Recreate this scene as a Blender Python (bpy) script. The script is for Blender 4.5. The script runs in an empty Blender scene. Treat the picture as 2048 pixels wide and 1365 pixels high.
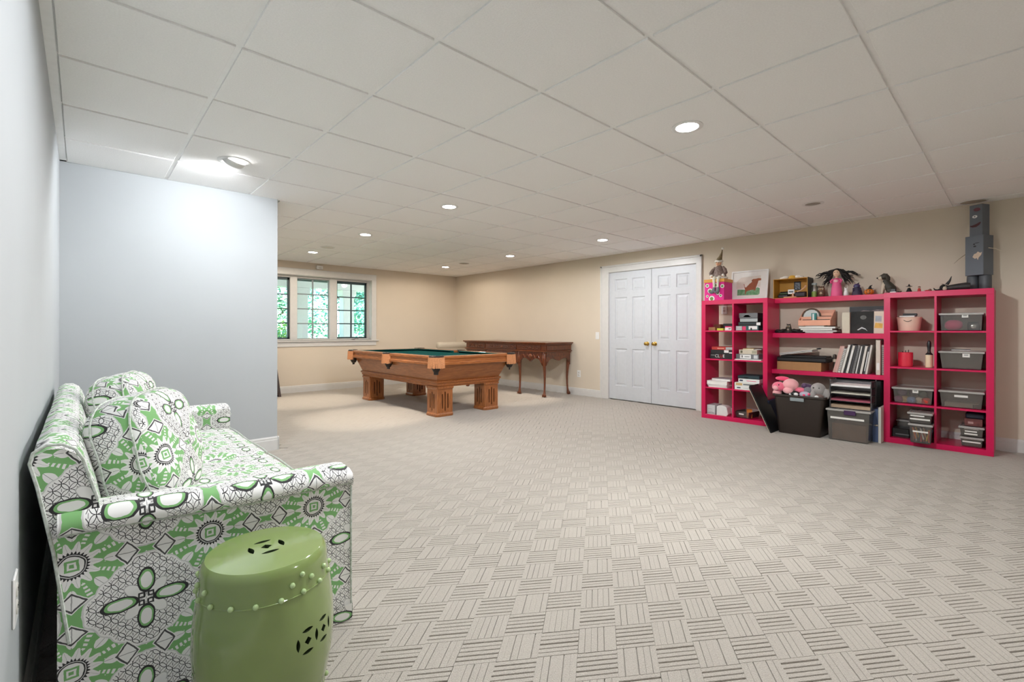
import bpy, bmesh, math, random
from mathutils import Matrix, Vector, Euler
random.seed(7)
R = math.radians
SC = bpy.context.scene
COL = SC.collection

# ------------------------------------------------------------------ camera
CAM = (0.1416, -0.4194, 1.0846)
YAW = 0.7434
cd = bpy.data.cameras.new('camera')
cd.sensor_fit = 'HORIZONTAL'; cd.sensor_width = 36.0
cd.lens = 936.05 / 2048 * 36.0
cd.shift_y = -(682.5 - 661.12) / 2048
cd.clip_start = 0.02; cd.clip_end = 200
cam = bpy.data.objects.new('camera', cd); COL.objects.link(cam)
cam.location = CAM
cam.rotation_euler = (Matrix.Rotation(-YAW, 3, 'Z') @ Matrix.Rotation(R(90), 3, 'X') @ Matrix.Rotation(0.0016, 3, 'Z')).to_euler()
SC.camera = cam

# ------------------------------------------------------------------ world, sun, exposure
W = bpy.data.worlds.new('world'); SC.world = W; W.use_nodes = True
wn = W.node_tree
bg = wn.nodes['Background']
sky = wn.nodes.new('ShaderNodeTexSky'); sky.sky_type = 'HOSEK_WILKIE'
sky.turbidity = 4.0; sky.ground_albedo = 0.4
sky.sun_direction = Vector((-0.17, -0.62, 0.77)).normalized()
wn.links.new(sky.outputs[0], bg.inputs[0]); bg.inputs[1].default_value = 6.5
sl = bpy.data.lights.new('sun', 'SUN'); sl.energy = 16.0; sl.angle = R(1.5); sl.color = (1, .97, .92)
sun = bpy.data.objects.new('sun', sl); COL.objects.link(sun)
sun.rotation_euler = (R(40), 0, R(-15))
vs = SC.view_settings
vs.view_transform = 'Standard'; vs.look = 'None'; vs.gamma = 1.0; vs.use_curve_mapping = False
vs.exposure = 1.7

# ------------------------------------------------------------------ measurements of the room
HC = 2.2754; XR = 6.309; YW = 8.135; XS = 1.4566; YS = 4.1764; XL = 0.025; YB = -3.62
PX, PY = 0.61, 0.6018

# ================================================================== geometry helper
class G:
    def __init__(s): s.v = []; s.f = []; s.m = []; s.M = Matrix.Identity(4); s.mi = 0
    def xf(s, loc=(0, 0, 0), rot=(0, 0, 0), sc=(1, 1, 1)):
        s.M = Matrix.Translation(loc) @ Euler(rot).to_matrix().to_4x4() @ Matrix.Diagonal((*sc, 1)); return s
    def add(s, vs_, fs):
        n = len(s.v)
        s.v += [tuple(s.M @ Vector(p)) for p in vs_]
        for f in fs: s.f.append([n + i for i in f]); s.m.append(s.mi)
        return s
    def box(s, x0, x1, y0, y1, z0, z1, b=0):
        if x0 > x1: x0, x1 = x1, x0
        if y0 > y1: y0, y1 = y1, y0
        if z0 > z1: z0, z1 = z1, z0
        if b <= 0:
            return s.add([(x0, y0, z0), (x1, y0, z0), (x1, y1, z0), (x0, y1, z0), (x0, y0, z1), (x1, y0, z1), (x1, y1, z1), (x0, y1, z1)],
                         [(0, 3, 2, 1), (4, 5, 6, 7), (0, 1, 5, 4), (1, 2, 6, 5), (2, 3, 7, 6), (3, 0, 4, 7)])
        b = min(b, .49 * (x1 - x0), .49 * (y1 - y0), .49 * (z1 - z0))
        L = ((x0, x1), (y0, y1), (z0, z1)); vv = []; ix = {}
        for sx in (0, 1):
            for sy in (0, 1):
                for sz in (0, 1):
                    sg = (sx, sy, sz)
                    for k in range(3):
                        p = []
                        for a in range(3):
                            q = L[a][sg[a]]
                            if a != k: q += b if sg[a] == 0 else -b
                            p.append(q)
                        ix[(sg, k)] = len(vv); vv.append(p)
        fs = []
        def key(k, a, va, vb):
            g = [0, 0, 0]; o = [i for i in range(3) if i != a]
            return g
        for k in range(3):
            a, c = [i for i in range(3) if i != k]
            for sk in (0, 1):
                q = []
                for (va, vc) in ((0, 0), (1, 0), (1, 1), (0, 1)):
                    g = [0, 0, 0]; g[k] = sk; g[a] = va; g[c] = vc; q.append(ix[(tuple(g), k)])
                fs.append(q)
            # edges running along axis k
            for va in (0, 1):
                for vc in (0, 1):
                    g0 = [0, 0, 0]; g0[a] = va; g0[c] = vc; g1 = list(g0); g1[k] = 1
                    fs.append([ix[(tuple(g0), a)], ix[(tuple(g1), a)], ix[(tuple(g1), c)], ix[(tuple(g0), c)]])
        for sx in (0, 1):
            for sy in (0, 1):
                for sz in (0, 1): fs.append([ix[((sx, sy, sz), k)] for k in range(3)])
        return s.add(vv, fs)
    def loft(s, rings, cap=True, closed=True, loop=False):
        n = len(rings[0]); vv = [p for r in rings for p in r]; fs = []
        m = len(rings)
        for i in range(m if loop else m - 1):
            i2 = (i + 1) % m
            for j in range(n if closed else n - 1):
                j2 = (j + 1) % n
                fs.append((i * n + j, i * n + j2, i2 * n + j2, i2 * n + j))
        if cap and not loop: fs.append(list(range(n))[::-1]); fs.append([(m - 1) * n + j for j in range(n)])
        return s.add(vv, fs)
    def lathe(s, prof, n=24, c=(0, 0, 0), cap=True):
        return s.loft([[(c[0] + r * math.cos(2 * math.pi * j / n), c[1] + r * math.sin(2 * math.pi * j / n), c[2] + z) for j in range(n)] for r, z in prof], cap=cap)
    def tube(s, path, rad, n=8, cap=True, loop=False):
        P = [Vector(p) for p in path]; m = len(P)
        if not hasattr(rad, '__len__'): rad = [rad] * m
        rings = []; up = None
        for i in range(m):
            a = P[i - 1] if (i > 0 or loop) else P[i]; b = P[(i + 1) % m] if (i < m - 1 or loop) else P[i]
            t = (b - a)
            if t.length < 1e-9: t = Vector((0, 0, 1))
            t.normalize()
            if up is None: up = Vector((0, 0, 1)) if abs(t.z) < .9 else Vector((1, 0, 0))
            x = up - t * up.dot(t)
            if x.length < 1e-6: x = Vector((1, 0, 0)) - t * t.x
            x.normalize(); y = t.cross(x); up = x
            r = rad[i]; rx, ry = (r if hasattr(r, '__len__') else (r, r))
            rings.append([P[i] + x * (rx * math.cos(2 * math.pi * j / n)) + y * (ry * math.sin(2 * math.pi * j / n)) for j in range(n)])
        return s.loft(rings, cap=cap, loop=loop)
    def ball(s, c, r, n=14, m=9):
        if not hasattr(r, '__len__'): r = (r, r, r)
        rings = []
        for i in range(m + 1):
            t = math.pi * (i / m) ; t = min(max(t, .02), math.pi - .02)
            rings.append([(c[0] + r[0] * math.sin(t) * math.cos(2 * math.pi * j / n), c[1] + r[1] * math.sin(t) * math.sin(2 * math.pi * j / n), c[2] - r[2] * math.cos(t)) for j in range(n)])
        return s.loft(rings)
    def prism(s, poly, f0, f1):          # poly: 2-D points, f0/f1: functions mapping (a,b) to 3-D
        n = len(poly)
        vv = [f0(a, b) for a, b in poly] + [f1(a, b) for a, b in poly]
        fs = [list(range(n))[::-1], list(range(n, 2 * n))]
        for i in range(n): j = (i + 1) % n; fs.append((i, j, n + j, n + i))
        return s.add(vv, fs)
    def mesh(s, name, mats, smooth=35, uv=None, fix=True):
        me = bpy.data.meshes.new(name); me.from_pydata(s.v, [], s.f)
        me.polygons.foreach_set('material_index', s.m)
        if fix:
            bm = bmesh.new(); bm.from_mesh(me); bmesh.ops.recalc_face_normals(bm, faces=bm.faces[:]); bm.to_mesh(me); bm.free()
        for mt in (mats if isinstance(mats, (list, tuple)) else [mats]): me.materials.append(mt)
        if uv:
            lay = me.uv_layers.new(name='uv')
            for p in me.polygons:
                for li in p.loop_indices: lay.data[li].uv = uv(me.vertices[me.loops[li].vertex_index].co, p.normal)
        if smooth:
            me.polygons.foreach_set('use_smooth', [True] * len(me.polygons))
            me.set_sharp_from_angle(angle=R(smooth))
        me.update(); return me

def ob(name, me, parent=None, loc=(0, 0, 0), rot=(0, 0, 0), label=None, cat=None, group=None, kind=None):
    o = bpy.data.objects.new(name, me); COL.objects.link(o); o.location = loc; o.rotation_euler = rot
    if parent: o.parent = parent
    if label: o['label'] = label
    if cat: o['category'] = cat
    if group: o['group'] = group
    if kind: o['kind'] = kind
    return o
def thing(name, label, cat, loc=(0, 0, 0), rz=0, group=None, rot=None):
    return ob(name, None, None, loc, rot or (0, 0, rz), label, cat, group)
def part(name, g, mat, parent, loc=(0, 0, 0), rot=(0, 0, 0), smooth=35, uv=None, label=None, kind=None, fix=True):
    return ob(name, g.mesh(name, mat, smooth, uv, fix), parent, loc, rot, label, kind=kind)
def boolean(me, cutter_g, mats):
    a = bpy.data.objects.new('tmp_a', me); c = bpy.data.objects.new('tmp_c', cutter_g.mesh('tmp', mats[-1], 0))
    COL.objects.link(a); COL.objects.link(c)
    md = a.modifiers.new('b', 'BOOLEAN'); md.operation = 'DIFFERENCE'; md.solver = 'EXACT'; md.object = c
    dg = bpy.context.evaluated_depsgraph_get(); dg.update()
    new = bpy.data.meshes.new_from_object(a.evaluated_get(dg))
    bpy.data.objects.remove(a); bpy.data.objects.remove(c)
    new.polygons.foreach_set('use_smooth', [True] * len(new.polygons)); new.set_sharp_from_angle(angle=R(35))
    return new
def text_mesh(txt, size, ext=0.0006, sx=1.0):
    cu = bpy.data.curves.new('t', 'FONT'); cu.body = txt; cu.size = size; cu.extrude = ext
    cu.align_x = 'CENTER'; cu.align_y = 'CENTER'; cu.resolution_u = 3
    o = bpy.data.objects.new('t', cu); COL.objects.link(o)
    dg = bpy.context.evaluated_depsgraph_get(); dg.update()
    me = bpy.data.meshes.new_from_object(o.evaluated_get(dg)); bpy.data.objects.remove(o); bpy.data.curves.remove(cu)
    for v in me.vertices: v.co.x *= sx
    return me
FACE = (R(90), 0, R(-90))          # lying text turned to face the room (-X)
def lettering(txt, size, mat, parent, loc, rot=FACE, sx=1.0):
    me = text_mesh(txt, size, sx=sx); me.materials.clear(); me.materials.append(mat)
    return ob('lettering', me, parent, loc, rot)

# ================================================================== materials
def lin(h):
    if isinstance(h, str):
        h = h.lstrip('#'); c = [int(h[i:i + 2], 16) / 255 for i in (0, 2, 4)]
        return tuple(x / 12.92 if x <= .04045 else ((x + .055) / 1.055) ** 2.4 for x in c)
    return h
MATS = {}
def mat(name, col, rough=.6, metal=0, noise=0, nscale=20, bump=0, bscale=200, spec=.5, coat=0, stretch=None, col2=None, trans=0, sheen=0, alpha=1):
    if name in MATS: return MATS[name]
    m = bpy.data.materials.new(name); m.use_nodes = True; MATS[name] = m
    t = m.node_tree; b = t.nodes['Principled BSDF']
    c = lin(col)
    b.inputs['Base Color'].default_value = (*c, 1); b.inputs['Roughness'].default_value = rough; b.inputs['Metallic'].default_value = metal
    b.inputs['Specular IOR Level'].default_value = spec; b.inputs['Coat Weight'].default_value = coat; b.inputs['Sheen Weight'].default_value = sheen
    b.inputs['Coat Roughness'].default_value = .08
    tc = t.nodes.new('ShaderNodeTexCoord'); mp = t.nodes.new('ShaderNodeMapping')
    t.links.new(tc.outputs['Object'], mp.inputs[0])
    if stretch: mp.inputs['Scale'].default_value = stretch
    nz = t.nodes.new('ShaderNodeTexNoise'); nz.inputs['Scale'].default_value = nscale; nz.inputs['Detail'].default_value = 4
    t.links.new(mp.outputs[0], nz.inputs['Vector'])
    mx = t.nodes.new('ShaderNodeMix'); mx.data_type = 'RGBA'
    k = noise if noise else .03
    c2 = lin(col2) if col2 else tuple(x * (1 - k) for x in c); c1 = c if col2 else tuple(min(1, x * (1 + k * .6)) for x in c)
    mx.inputs[6].default_value = (*c1, 1); mx.inputs[7].default_value = (*c2, 1)
    rp = t.nodes.new('ShaderNodeMapRange'); rp.inputs[1].default_value = .3; rp.inputs[2].default_value = .7
    t.links.new(nz.outputs[0], rp.inputs[0]); t.links.new(rp.outputs[0], mx.inputs[0]); t.links.new(mx.outputs[2], b.inputs['Base Color'])
    if bump:
        n2 = t.nodes.new('ShaderNodeTexNoise'); n2.inputs['Scale'].default_value = bscale; n2.inputs['Detail'].default_value = 3
        t.links.new(mp.outputs[0], n2.inputs['Vector'])
        bp = t.nodes.new('ShaderNodeBump'); bp.inputs['Strength'].default_value = bump; bp.inputs['Distance'].default_value = .003
        t.links.new(n2.outputs[0], bp.inputs['Height']); t.links.new(bp.outputs[0], b.inputs['Normal'])
    return m
def emit(name, col, st):
    m = bpy.data.materials.new(name); m.use_nodes = True; t = m.node_tree
    e = t.nodes.new('ShaderNodeEmission'); e.inputs[0].default_value = (*lin(col), 1); e.inputs[1].default_value = st
    t.links.new(e.outputs[0], t.nodes['Material Output'].inputs[0]); return m
def clear(name, col, thick=.25, rough=.1, gloss=.10):
    m = bpy.data.materials.new(name); m.use_nodes = True; t = m.node_tree; t.nodes.remove(t.nodes['Principled BSDF'])
    tr = t.nodes.new('ShaderNodeBsdfTransparent'); tr.inputs[0].default_value = (*lin(col), 1)
    gl = t.nodes.new('ShaderNodeBsdfGlossy'); gl.inputs['Roughness'].default_value = rough
    df = t.nodes.new('ShaderNodeBsdfDiffuse'); df.inputs[0].default_value = (*lin(col), 1)
    nz = t.nodes.new('ShaderNodeTexNoise'); nz.inputs['Scale'].default_value = 9
    mr = t.nodes.new('ShaderNodeMapRange'); mr.inputs[3].default_value = thick * .7; mr.inputs[4].default_value = thick * 1.3
    t.links.new(nz.outputs[0], mr.inputs[0])
    m1 = t.nodes.new('ShaderNodeMixShader'); t.links.new(mr.outputs[0], m1.inputs[0])
    t.links.new(tr.outputs[0], m1.inputs[1]); t.links.new(df.outputs[0], m1.inputs[2])
    fr = t.nodes.new('ShaderNodeFresnel'); fr.inputs[0].default_value = 1.45
    ad = t.nodes.new('ShaderNodeMath'); ad.operation = 'ADD'; ad.inputs[1].default_value = gloss * .3; t.links.new(fr.outputs[0], ad.inputs[0]); ad.use_clamp = True
    m2 = t.nodes.new('ShaderNodeMixShader'); t.links.new(ad.outputs[0], m2.inputs[0]); t.links.new(m1.outputs[0], m2.inputs[1]); t.links.new(gl.outputs[0], m2.inputs[2])
    t.links.new(m2.outputs[0], t.nodes['Material Output'].inputs[0]); return m

# ---- small expression language on Math nodes, used for the printed fabric
class X:
    T = None
    def __init__(s, o): s.o = o
    @staticmethod
    def n(op, *a):
        nd = X.T.nodes.new('ShaderNodeMath'); nd.operation = op
        for i, q in enumerate(a):
            if isinstance(q, X): X.T.links.new(q.o, nd.inputs[i])
            else: nd.inputs[i].default_value = q
        return X(nd.outputs[0])
    def __add__(s, b): return X.n('ADD', s, b)
    __radd__ = __add__
    def __sub__(s, b): return X.n('SUBTRACT', s, b)
    def __rsub__(s, b): return X.n('SUBTRACT', b, s)
    def __mul__(s, b): return X.n('MULTIPLY', s, b)
    __rmul__ = __mul__
    def __truediv__(s, b): return X.n('DIVIDE', s, b)
    def lt(s, b): return X.n('LESS_THAN', s, b)
    def gt(s, b): return X.n('GREATER_THAN', s, b)
    def abs(s): return X.n('ABSOLUTE', s)
    def cen(s): return s - X.n('ROUND', s)
    def cos(s): return X.n('COSINE', s)
    def sin(s): return X.n('SINE', s)
    def pw(s, k): return X.n('POWER', s, k)
    def mn(s, b): return X.n('MINIMUM', s, b)
    def mx(s, b): return X.n('MAXIMUM', s, b)
    def inv(s): return 1.0 - s
def hyp(a, b): return X.n('SQRT', a * a + b * b)

def fabric_material():
    m = bpy.data.materials.new('printed_green_fabric'); m.use_nodes = True; t = m.node_tree; X.T = t
    b_ = t.nodes['Principled BSDF']; b_.inputs['Roughness'].default_value = .75; b_.inputs['Sheen Weight'].default_value = .15
    uv = t.nodes.new('ShaderNodeUVMap'); uv.uv_map = 'uv'
    # slight wobble so that the print looks hand drawn
    wz = t.nodes.new('ShaderNodeTexNoise'); wz.inputs['Scale'].default_value = 45; t.links.new(uv.outputs[0], wz.inputs['Vector'])
    sp = t.nodes.new('ShaderNodeSeparateXYZ'); t.links.new(uv.outputs[0], sp.inputs[0])
    wc = t.nodes.new('ShaderNodeSeparateXYZ'); t.links.new(wz.outputs['Color'], wc.inputs[0])
    x = X(sp.outputs[0]) + (X(wc.outputs[0]) - .5) * .006; y = X(sp.outputs[1]) + (X(wc.outputs[1]) - .5) * .006
    px, py = .315, .285
    u = x / px; v = y / py
    a = u.cen() * px; b = v.cen() * py; c = (u + .5).cen() * px; d = (v + .5).cen() * py
    A, B_, C, D = a.abs(), b.abs(), c.abs(), d.abs()
    # ogee
    lob = (a * 95.0).cos() * (b * 95.0).cos() * .05
    og = (A / .144).pw(1.28) + (B_ / .140).pw(1.28) + lob
    inog = og.lt(.93); halo = og.lt(1.0)
    # circle network
    s = .031
    g1 = hyp((a / s).cen(), (b / s).cen()); g2 = hyp((a / s + .5).cen(), (b / s + .5).cen())
    net = (g1 - .5).abs().lt(.025).mx((g2 - .5).abs().lt(.025))
    dash = ((a / (s / 2)).cen().abs() * 1.0).lt(.06) * ((b / (s / 2)).cen().abs()).lt(.26)
    net = net.mx(dash * .7)
    # flower
    e = (((A - .058) / .043).pw(2) + (b / .021).pw(2)).mn(((B_ - .052) / .036).pw(2) + (a / .021).pw(2))
    fo, fg, fw = e.lt(1.0), e.lt(.66), e.lt(.40)
    q1 = (A + B_) * .7071 - .036; q2 = (A - B_) * .7071
    dp = ((q1 / .031).pw(2) + (q2 / .016).pw(2)); dpo, dpi = dp.lt(1.0), dp.lt(.8)
    cs = (A - .0105).abs().mx((B_ - .0105).abs()); cso = cs.lt(.0075) * cs.gt(.0035)
    # medallion
    r = hyp(c, d); th = X.n('ARCTAN2', d, c)
    pet = r.lt(.054 + (th * 14.0).cos() * .010)
    ring = r.gt(.0255) * r.lt(.0355 + (th * 28.0).cos() * .003)
    ring = ring * (1.0 - (r.gt(.0285) * r.lt(.0305)) * .75)
    sq = C.mx(D); gc = sq.lt(.015) * sq.gt(.0095); gc = gc.mx(sq.lt(.0048))
    petl = ((th * 14.0).sin().abs() * r).lt(.004) * pet * r.gt(.037)
    lf = (th * 8.0).cos().gt(.42 + ((r - .083) / .018).pw(2) * .6) * r.gt(.062) * r.lt(.104)
    vein = lf * ((th * 4.0).sin().abs() * r).lt(.0016)
    bead = (th * 8.0).cos().lt(-.86) * (r * 560.0).sin().gt(-.1) * r.gt(.058) * r.lt(.108)
    # lotus pairs at the joints of the ogees
    l1 = (A - .043).abs() / .027 + D / .033; l2 = (B_ - .043).abs() / .027 + C / .033
    lo = l1.mn(l2)
    low, lod = lo.lt(1.0), lo.lt(1.0) * lo.gt(.80)
    loh = lo.lt(1.12)
    # fine speckle on the green ground
    spk = hyp((x / .045).cen(), (y / .045).cen()).lt(.03)
    # compose: w = white amount, k = ink amount
    outer = halo.inv()
    w = outer * (lf.mx(bead).mx(pet).mx(spk)) ; w = w.mx(halo).mx(loh)
    grn_in = (fg * fw.inv()).mx(0.0) * inog
    k = outer * loh.inv() * (vein.mx(petl * .55).mx(ring))
    flower = fo.mx(dpo).mx(cs.lt(.010))
    k = k.mx(inog * flower.inv() * net * loh.inv())
    k = k.mx(inog * (fo * fg.inv())).mx(inog * dpo * dpi.inv() * fo.inv() * .4).mx(inog * cso)
    k = k.mx(lod * .95).mx(low * (l1.lt(l2) * D + l1.gt(l2) * C).lt(.0012) * .6)
    k = k.mx(halo * og.gt(.965) * loh.inv() * .25)
    w = w * (grn_in.mx(outer * gc * pet).inv())
    ml = t.nodes.new('ShaderNodeMix'); ml.data_type = 'RGBA'
    ml.inputs[6].default_value = (*lin('#7fb673'), 1); ml.inputs[7].default_value = (*lin('#f1f0ee'), 1); t.links.new(w.o, ml.inputs[0])
    m2 = t.nodes.new('ShaderNodeMix'); m2.data_type = 'RGBA'; t.links.new(k.o, m2.inputs[0]); t.links.new(ml.outputs[2], m2.inputs[6])
    m2.inputs[7].default_value = (*lin('#2b2a2c'), 1)
    t.links.new(m2.outputs[2], b_.inputs['Base Color'])
    nz = t.nodes.new('ShaderNodeTexNoise'); nz.inputs['Scale'].default_value = 900; t.links.new(uv.outputs[0], nz.inputs['Vector'])
    bp = t.nodes.new('ShaderNodeBump'); bp.inputs['Strength'].default_value = .12; bp.inputs['Distance'].default_value = .001
    t.links.new(nz.outputs[0], bp.inputs['Height']); t.links.new(bp.outputs[0], b_.inputs['Normal'])
    return m

M_wall_w = mat('wall_paint_grey', '#b4b8ba', .8, noise=.015, nscale=3, bump=.05, bscale=400)
M_wall_b = mat('wall_paint_beige', '#d9cdbb', .8, noise=.015, nscale=3, bump=.05, bscale=400)
M_trim = mat('trim_white_paint', '#d6d5d2', .35)
M_door = mat('door_white_paint', '#cbcfd4', .4, bump=.04, bscale=300)
M_tile = mat('ceiling_tile_board', '#f7f6f4', .9, noise=.035, nscale=140, bump=.35, bscale=160)
M_grid = mat('ceiling_grid_metal', '#f7f6f4', .5)
M_carpet = mat('carpet_loop_pile', '#aea79d', .95, noise=.14, nscale=190, bump=1.0, bscale=260, sheen=.2)
M_white = mat('white_plastic', '#e9e9e7', .4)
M_black = mat('black_plastic', '#161617', .45)
M_chrome = mat('chrome', '#c9c9c9', .18, metal=1)
M_brass = mat('brass', '#b9974f', .22, metal=1)
M_paper = mat('white_paper', '#e9e7e2', .8)
M_sash = mat('dark_green_sash', '#2f4347', .45)
M_glass = clear('window_glass', '#f6fbfb', thick=.0, rough=.02, gloss=.05)
M_fab = fabric_material()
M_pink = mat('magenta_lacquer', '#d00a52', .32, noise=.02, nscale=4)

# ================================================================== room shell
st = dict(kind='structure')
g = G(); g.box(XL - .4, XR + .4, YB - .4, YW + .3, -.12, -.006)
floor = ob('floor', g.mesh('floor', M_carpet, 0), **st)
# carpet loops: basket-weave tiles of raised ribs, alternating direction
p0 = Vector((1.785, .819)); eA = Vector((.103, .0775)); eB = Vector((.114, -.0775))
det = eA.x * eB.y - eA.y * eB.x
V_, F_ = [], []
def rib(c, du, dv, hu, hv):
    # a low bar: du/dv unit-cell vectors, hu/hv half extents in them
    n = len(V_)
    for k, z in ((1.0, -.006), (1.0, -.0018), (.86 if hv < .07 else .93, .0)):
        for su, sv in ((-1, -1), (1, -1), (1, 1), (-1, 1)):
            q = c + du * (su * hu) + dv * (sv * (hv * k)); V_.append((q.x, q.y, z))
    for l in (0, 4):
        for i in range(4): j = (i + 1) % 4; F_.append((n + l + i, n + l + j, n + l + 4 + j, n + l + 4 + i))
    F_.append((n + 8, n + 9, n + 10, n + 11))
for i in range(-60, 90):
    for j in range(-60, 90):
        c = p0 + eA * i + eB * j
        if not (XL + .06 < c.x < XR - .04 and YB + .05 < c.y < YW - .05): continue
        if c.x < XS + .06 and c.y > YS - .07: continue
        cz = math.hypot(c.x - CAM[0], c.y - CAM[1])
        if (i + j) % 2 == 0: du, dv = eB, eA
        else: du, dv = eA, eB
        nr = 6 if cz < 5 else 3
        for k in range(nr):
            o = (k + .5) / nr - .5
            jx = random.uniform(-.012, .012)
            rib(c + dv * (o + jx), du, dv, .5, (.5 / nr) * ((.82 if (i + j) % 2 == 0 else .975) if nr == 6 else .97))
me = bpy.data.meshes.new('carpet_loops'); me.from_pydata(V_, [], F_); me.materials.append(M_carpet)
ob('carpet_loops', me, floor, kind='stuff')

def wallbox(name, x0, x1, y0, y1, m, z1=HC + .05):
    g = G(); g.box(x0, x1, y0, y1, -.006, z1); return ob(name, g.mesh(name, m, 0), **st)
wallbox('wall_left', XL - .15, XL, YB - .15, YS + .05, M_wall_w)
wallbox('wall_partition', XL - .15, XS, YS, YW + .25, M_wall_w)
wallbox('wall_back', XL - .15, XR + .15, YB - .15, YB, M_wall_b)
# right wall with the door opening
DY0, DY1, DZ = 2.575, 4.012, 2.0
g = G(); g.box(XR, XR + .15, YB - .15, DY0, -.006, HC + .05); g.box(XR, XR + .15, DY1, YW + .25, -.006, HC + .05); g.box(XR, XR + .15, DY0, DY1, DZ, HC + .05)
ob('wall_right', g.mesh('wall_right', M_wall_b, 0), **st)
# window wall with its opening
WX0, WX1, WZ0, WZ1 = 2.02, 4.29, .895, 2.045
g = G(); y0, y1 = YW, YW + .25
g.box(XS, WX0, y0, y1, -.006, HC + .05); g.box(WX1, XR + .15, y0, y1, -.006, HC + .05); g.box(WX0, WX1, y0, y1, -.006, WZ0); g.box(WX0, WX1, y0, y1, WZ1, HC + .05)
ob('wall_window', g.mesh('wall_window', M_wall_b, 0), **st)

# baseboards: board + stepped moulding
def baseboard(name, p, q, nrm):
    p, q, nv = Vector((*p, 0)), Vector((*q, 0)), Vector((*nrm, 0)); g = G()
    prof = [(0, -.006), (.014, -.006), (.014, .086), (.011, .090), (.011, .104), (.006, .112), (0, .116)]
    g.loft([[tuple(o + nv * d + Vector((0, 0, z))) for d, z in prof] for o in (p, q)])
    ob(name, g.mesh(name, M_trim, 20), **st)
baseboard('baseboard_left', (XL, YB), (XL, YS), (1, 0))
baseboard('baseboard_partition', (XL, YS), (XS + .014, YS), (0, -1))
baseboard('baseboard_partition_end', (XS, YS - .014), (XS, YW), (1, 0))
baseboard('baseboard_window', (XS, YW), (XR, YW), (0, -1))
baseboard('baseboard_right_far', (XR, DY1 + .16), (XR, YW), (-1, 0))
baseboard('baseboard_right_near', (XR, YB), (XR, DY0 - .085), (-1, 0))
baseboard('baseboard_back', (XL, YB), (XR, YB), (0, 1))

# ------------------------------------------------------------------ ceiling: slab, runners, tiles
g = G(); g.box(XL - .15, XR + .15, YB - .15, YW + .25, HC + .055, HC + .12)
ceil = ob('ceiling', g.mesh('ceiling', M_grid, 0), **st)
xs = [XL + .028] + [i * PX + (.02 if i == 1 else 0) for i in range(1, 11)] + [XR - .022]
ys = [YB + .022] + [j * PY + (.012 if j == 0 else 0) for j in range(-5, 14)] + [YW - .022]
def inside(cx, cy): return not (cx < XS and cy > YS)
GW = .014
for i, x in enumerate(xs[1:-1]):
    yend = YS if x < XS else YW
    g = G(); g.box(x - GW, x + GW, YB, yend, HC + .0095, HC + .0112); part('grid_runner', g, M_grid, ceil, smooth=0)
for j, y in enumerate(ys[1:-1]):
    g = G(); g.box(XS if y > YS else XL, XR, y - GW, y + GW, HC + .0097, HC + .0112); part('grid_runner', g, M_grid, ceil, smooth=0)
def strip(x0, x1, y0, y1):
    g = G(); g.box(x0, x1, y0, y1, HC + .004, HC + .011); part('wall_angle', g, M_grid, ceil, smooth=0)
strip(XL, XL + .035, YB, YS); strip(XL, XS, YS - .028, YS); strip(XR - .026, XR, YB, YW); strip(XS, XR, YW - .026, YW); strip(XL, XR, YB, YB + .026)
tmesh = {}
for i in range(len(xs) - 1):
    for j in range(len(ys) - 1):
        xa, xb, ya, yb = xs[i], xs[i + 1], ys[j], ys[j + 1]
        cx, cy = (xa + xb) / 2, (ya + yb) / 2
        if xb <= XS + .2 and ya > YS - .03: continue
        if ya > YS - .1 and xa < XS < xb: xa = XS + .02
        elif yb > YS and ya < YS and xb <= XS: yb = YS - .026
        cx, cy = (xa + xb) / 2, (ya + yb) / 2
        w, h = round(xb - xa, 3), round(yb - ya, 3)
        if w < .05 or h < .05: continue
        if (w, h) not in tmesh:
            g = G(); e = .0125
            rect = lambda k, z: [(-w / 2 + k, -h / 2 + k, z), (w / 2 - k, -h / 2 + k, z), (w / 2 - k, h / 2 - k, z), (-w / 2 + k, h / 2 - k, z)]
            g.loft([rect(.001, .016), rect(.001, .0115), rect(e, .0115), rect(e, .0015), rect(e + .0015, 0)])
            tmesh[(w, h)] = g.mesh('ceiling_tile', M_tile, 0)
        ob('ceiling_tile', tmesh[(w, h)], ceil, (cx, cy, HC + random.choice((0, 0, 0, .0005))))

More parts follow.
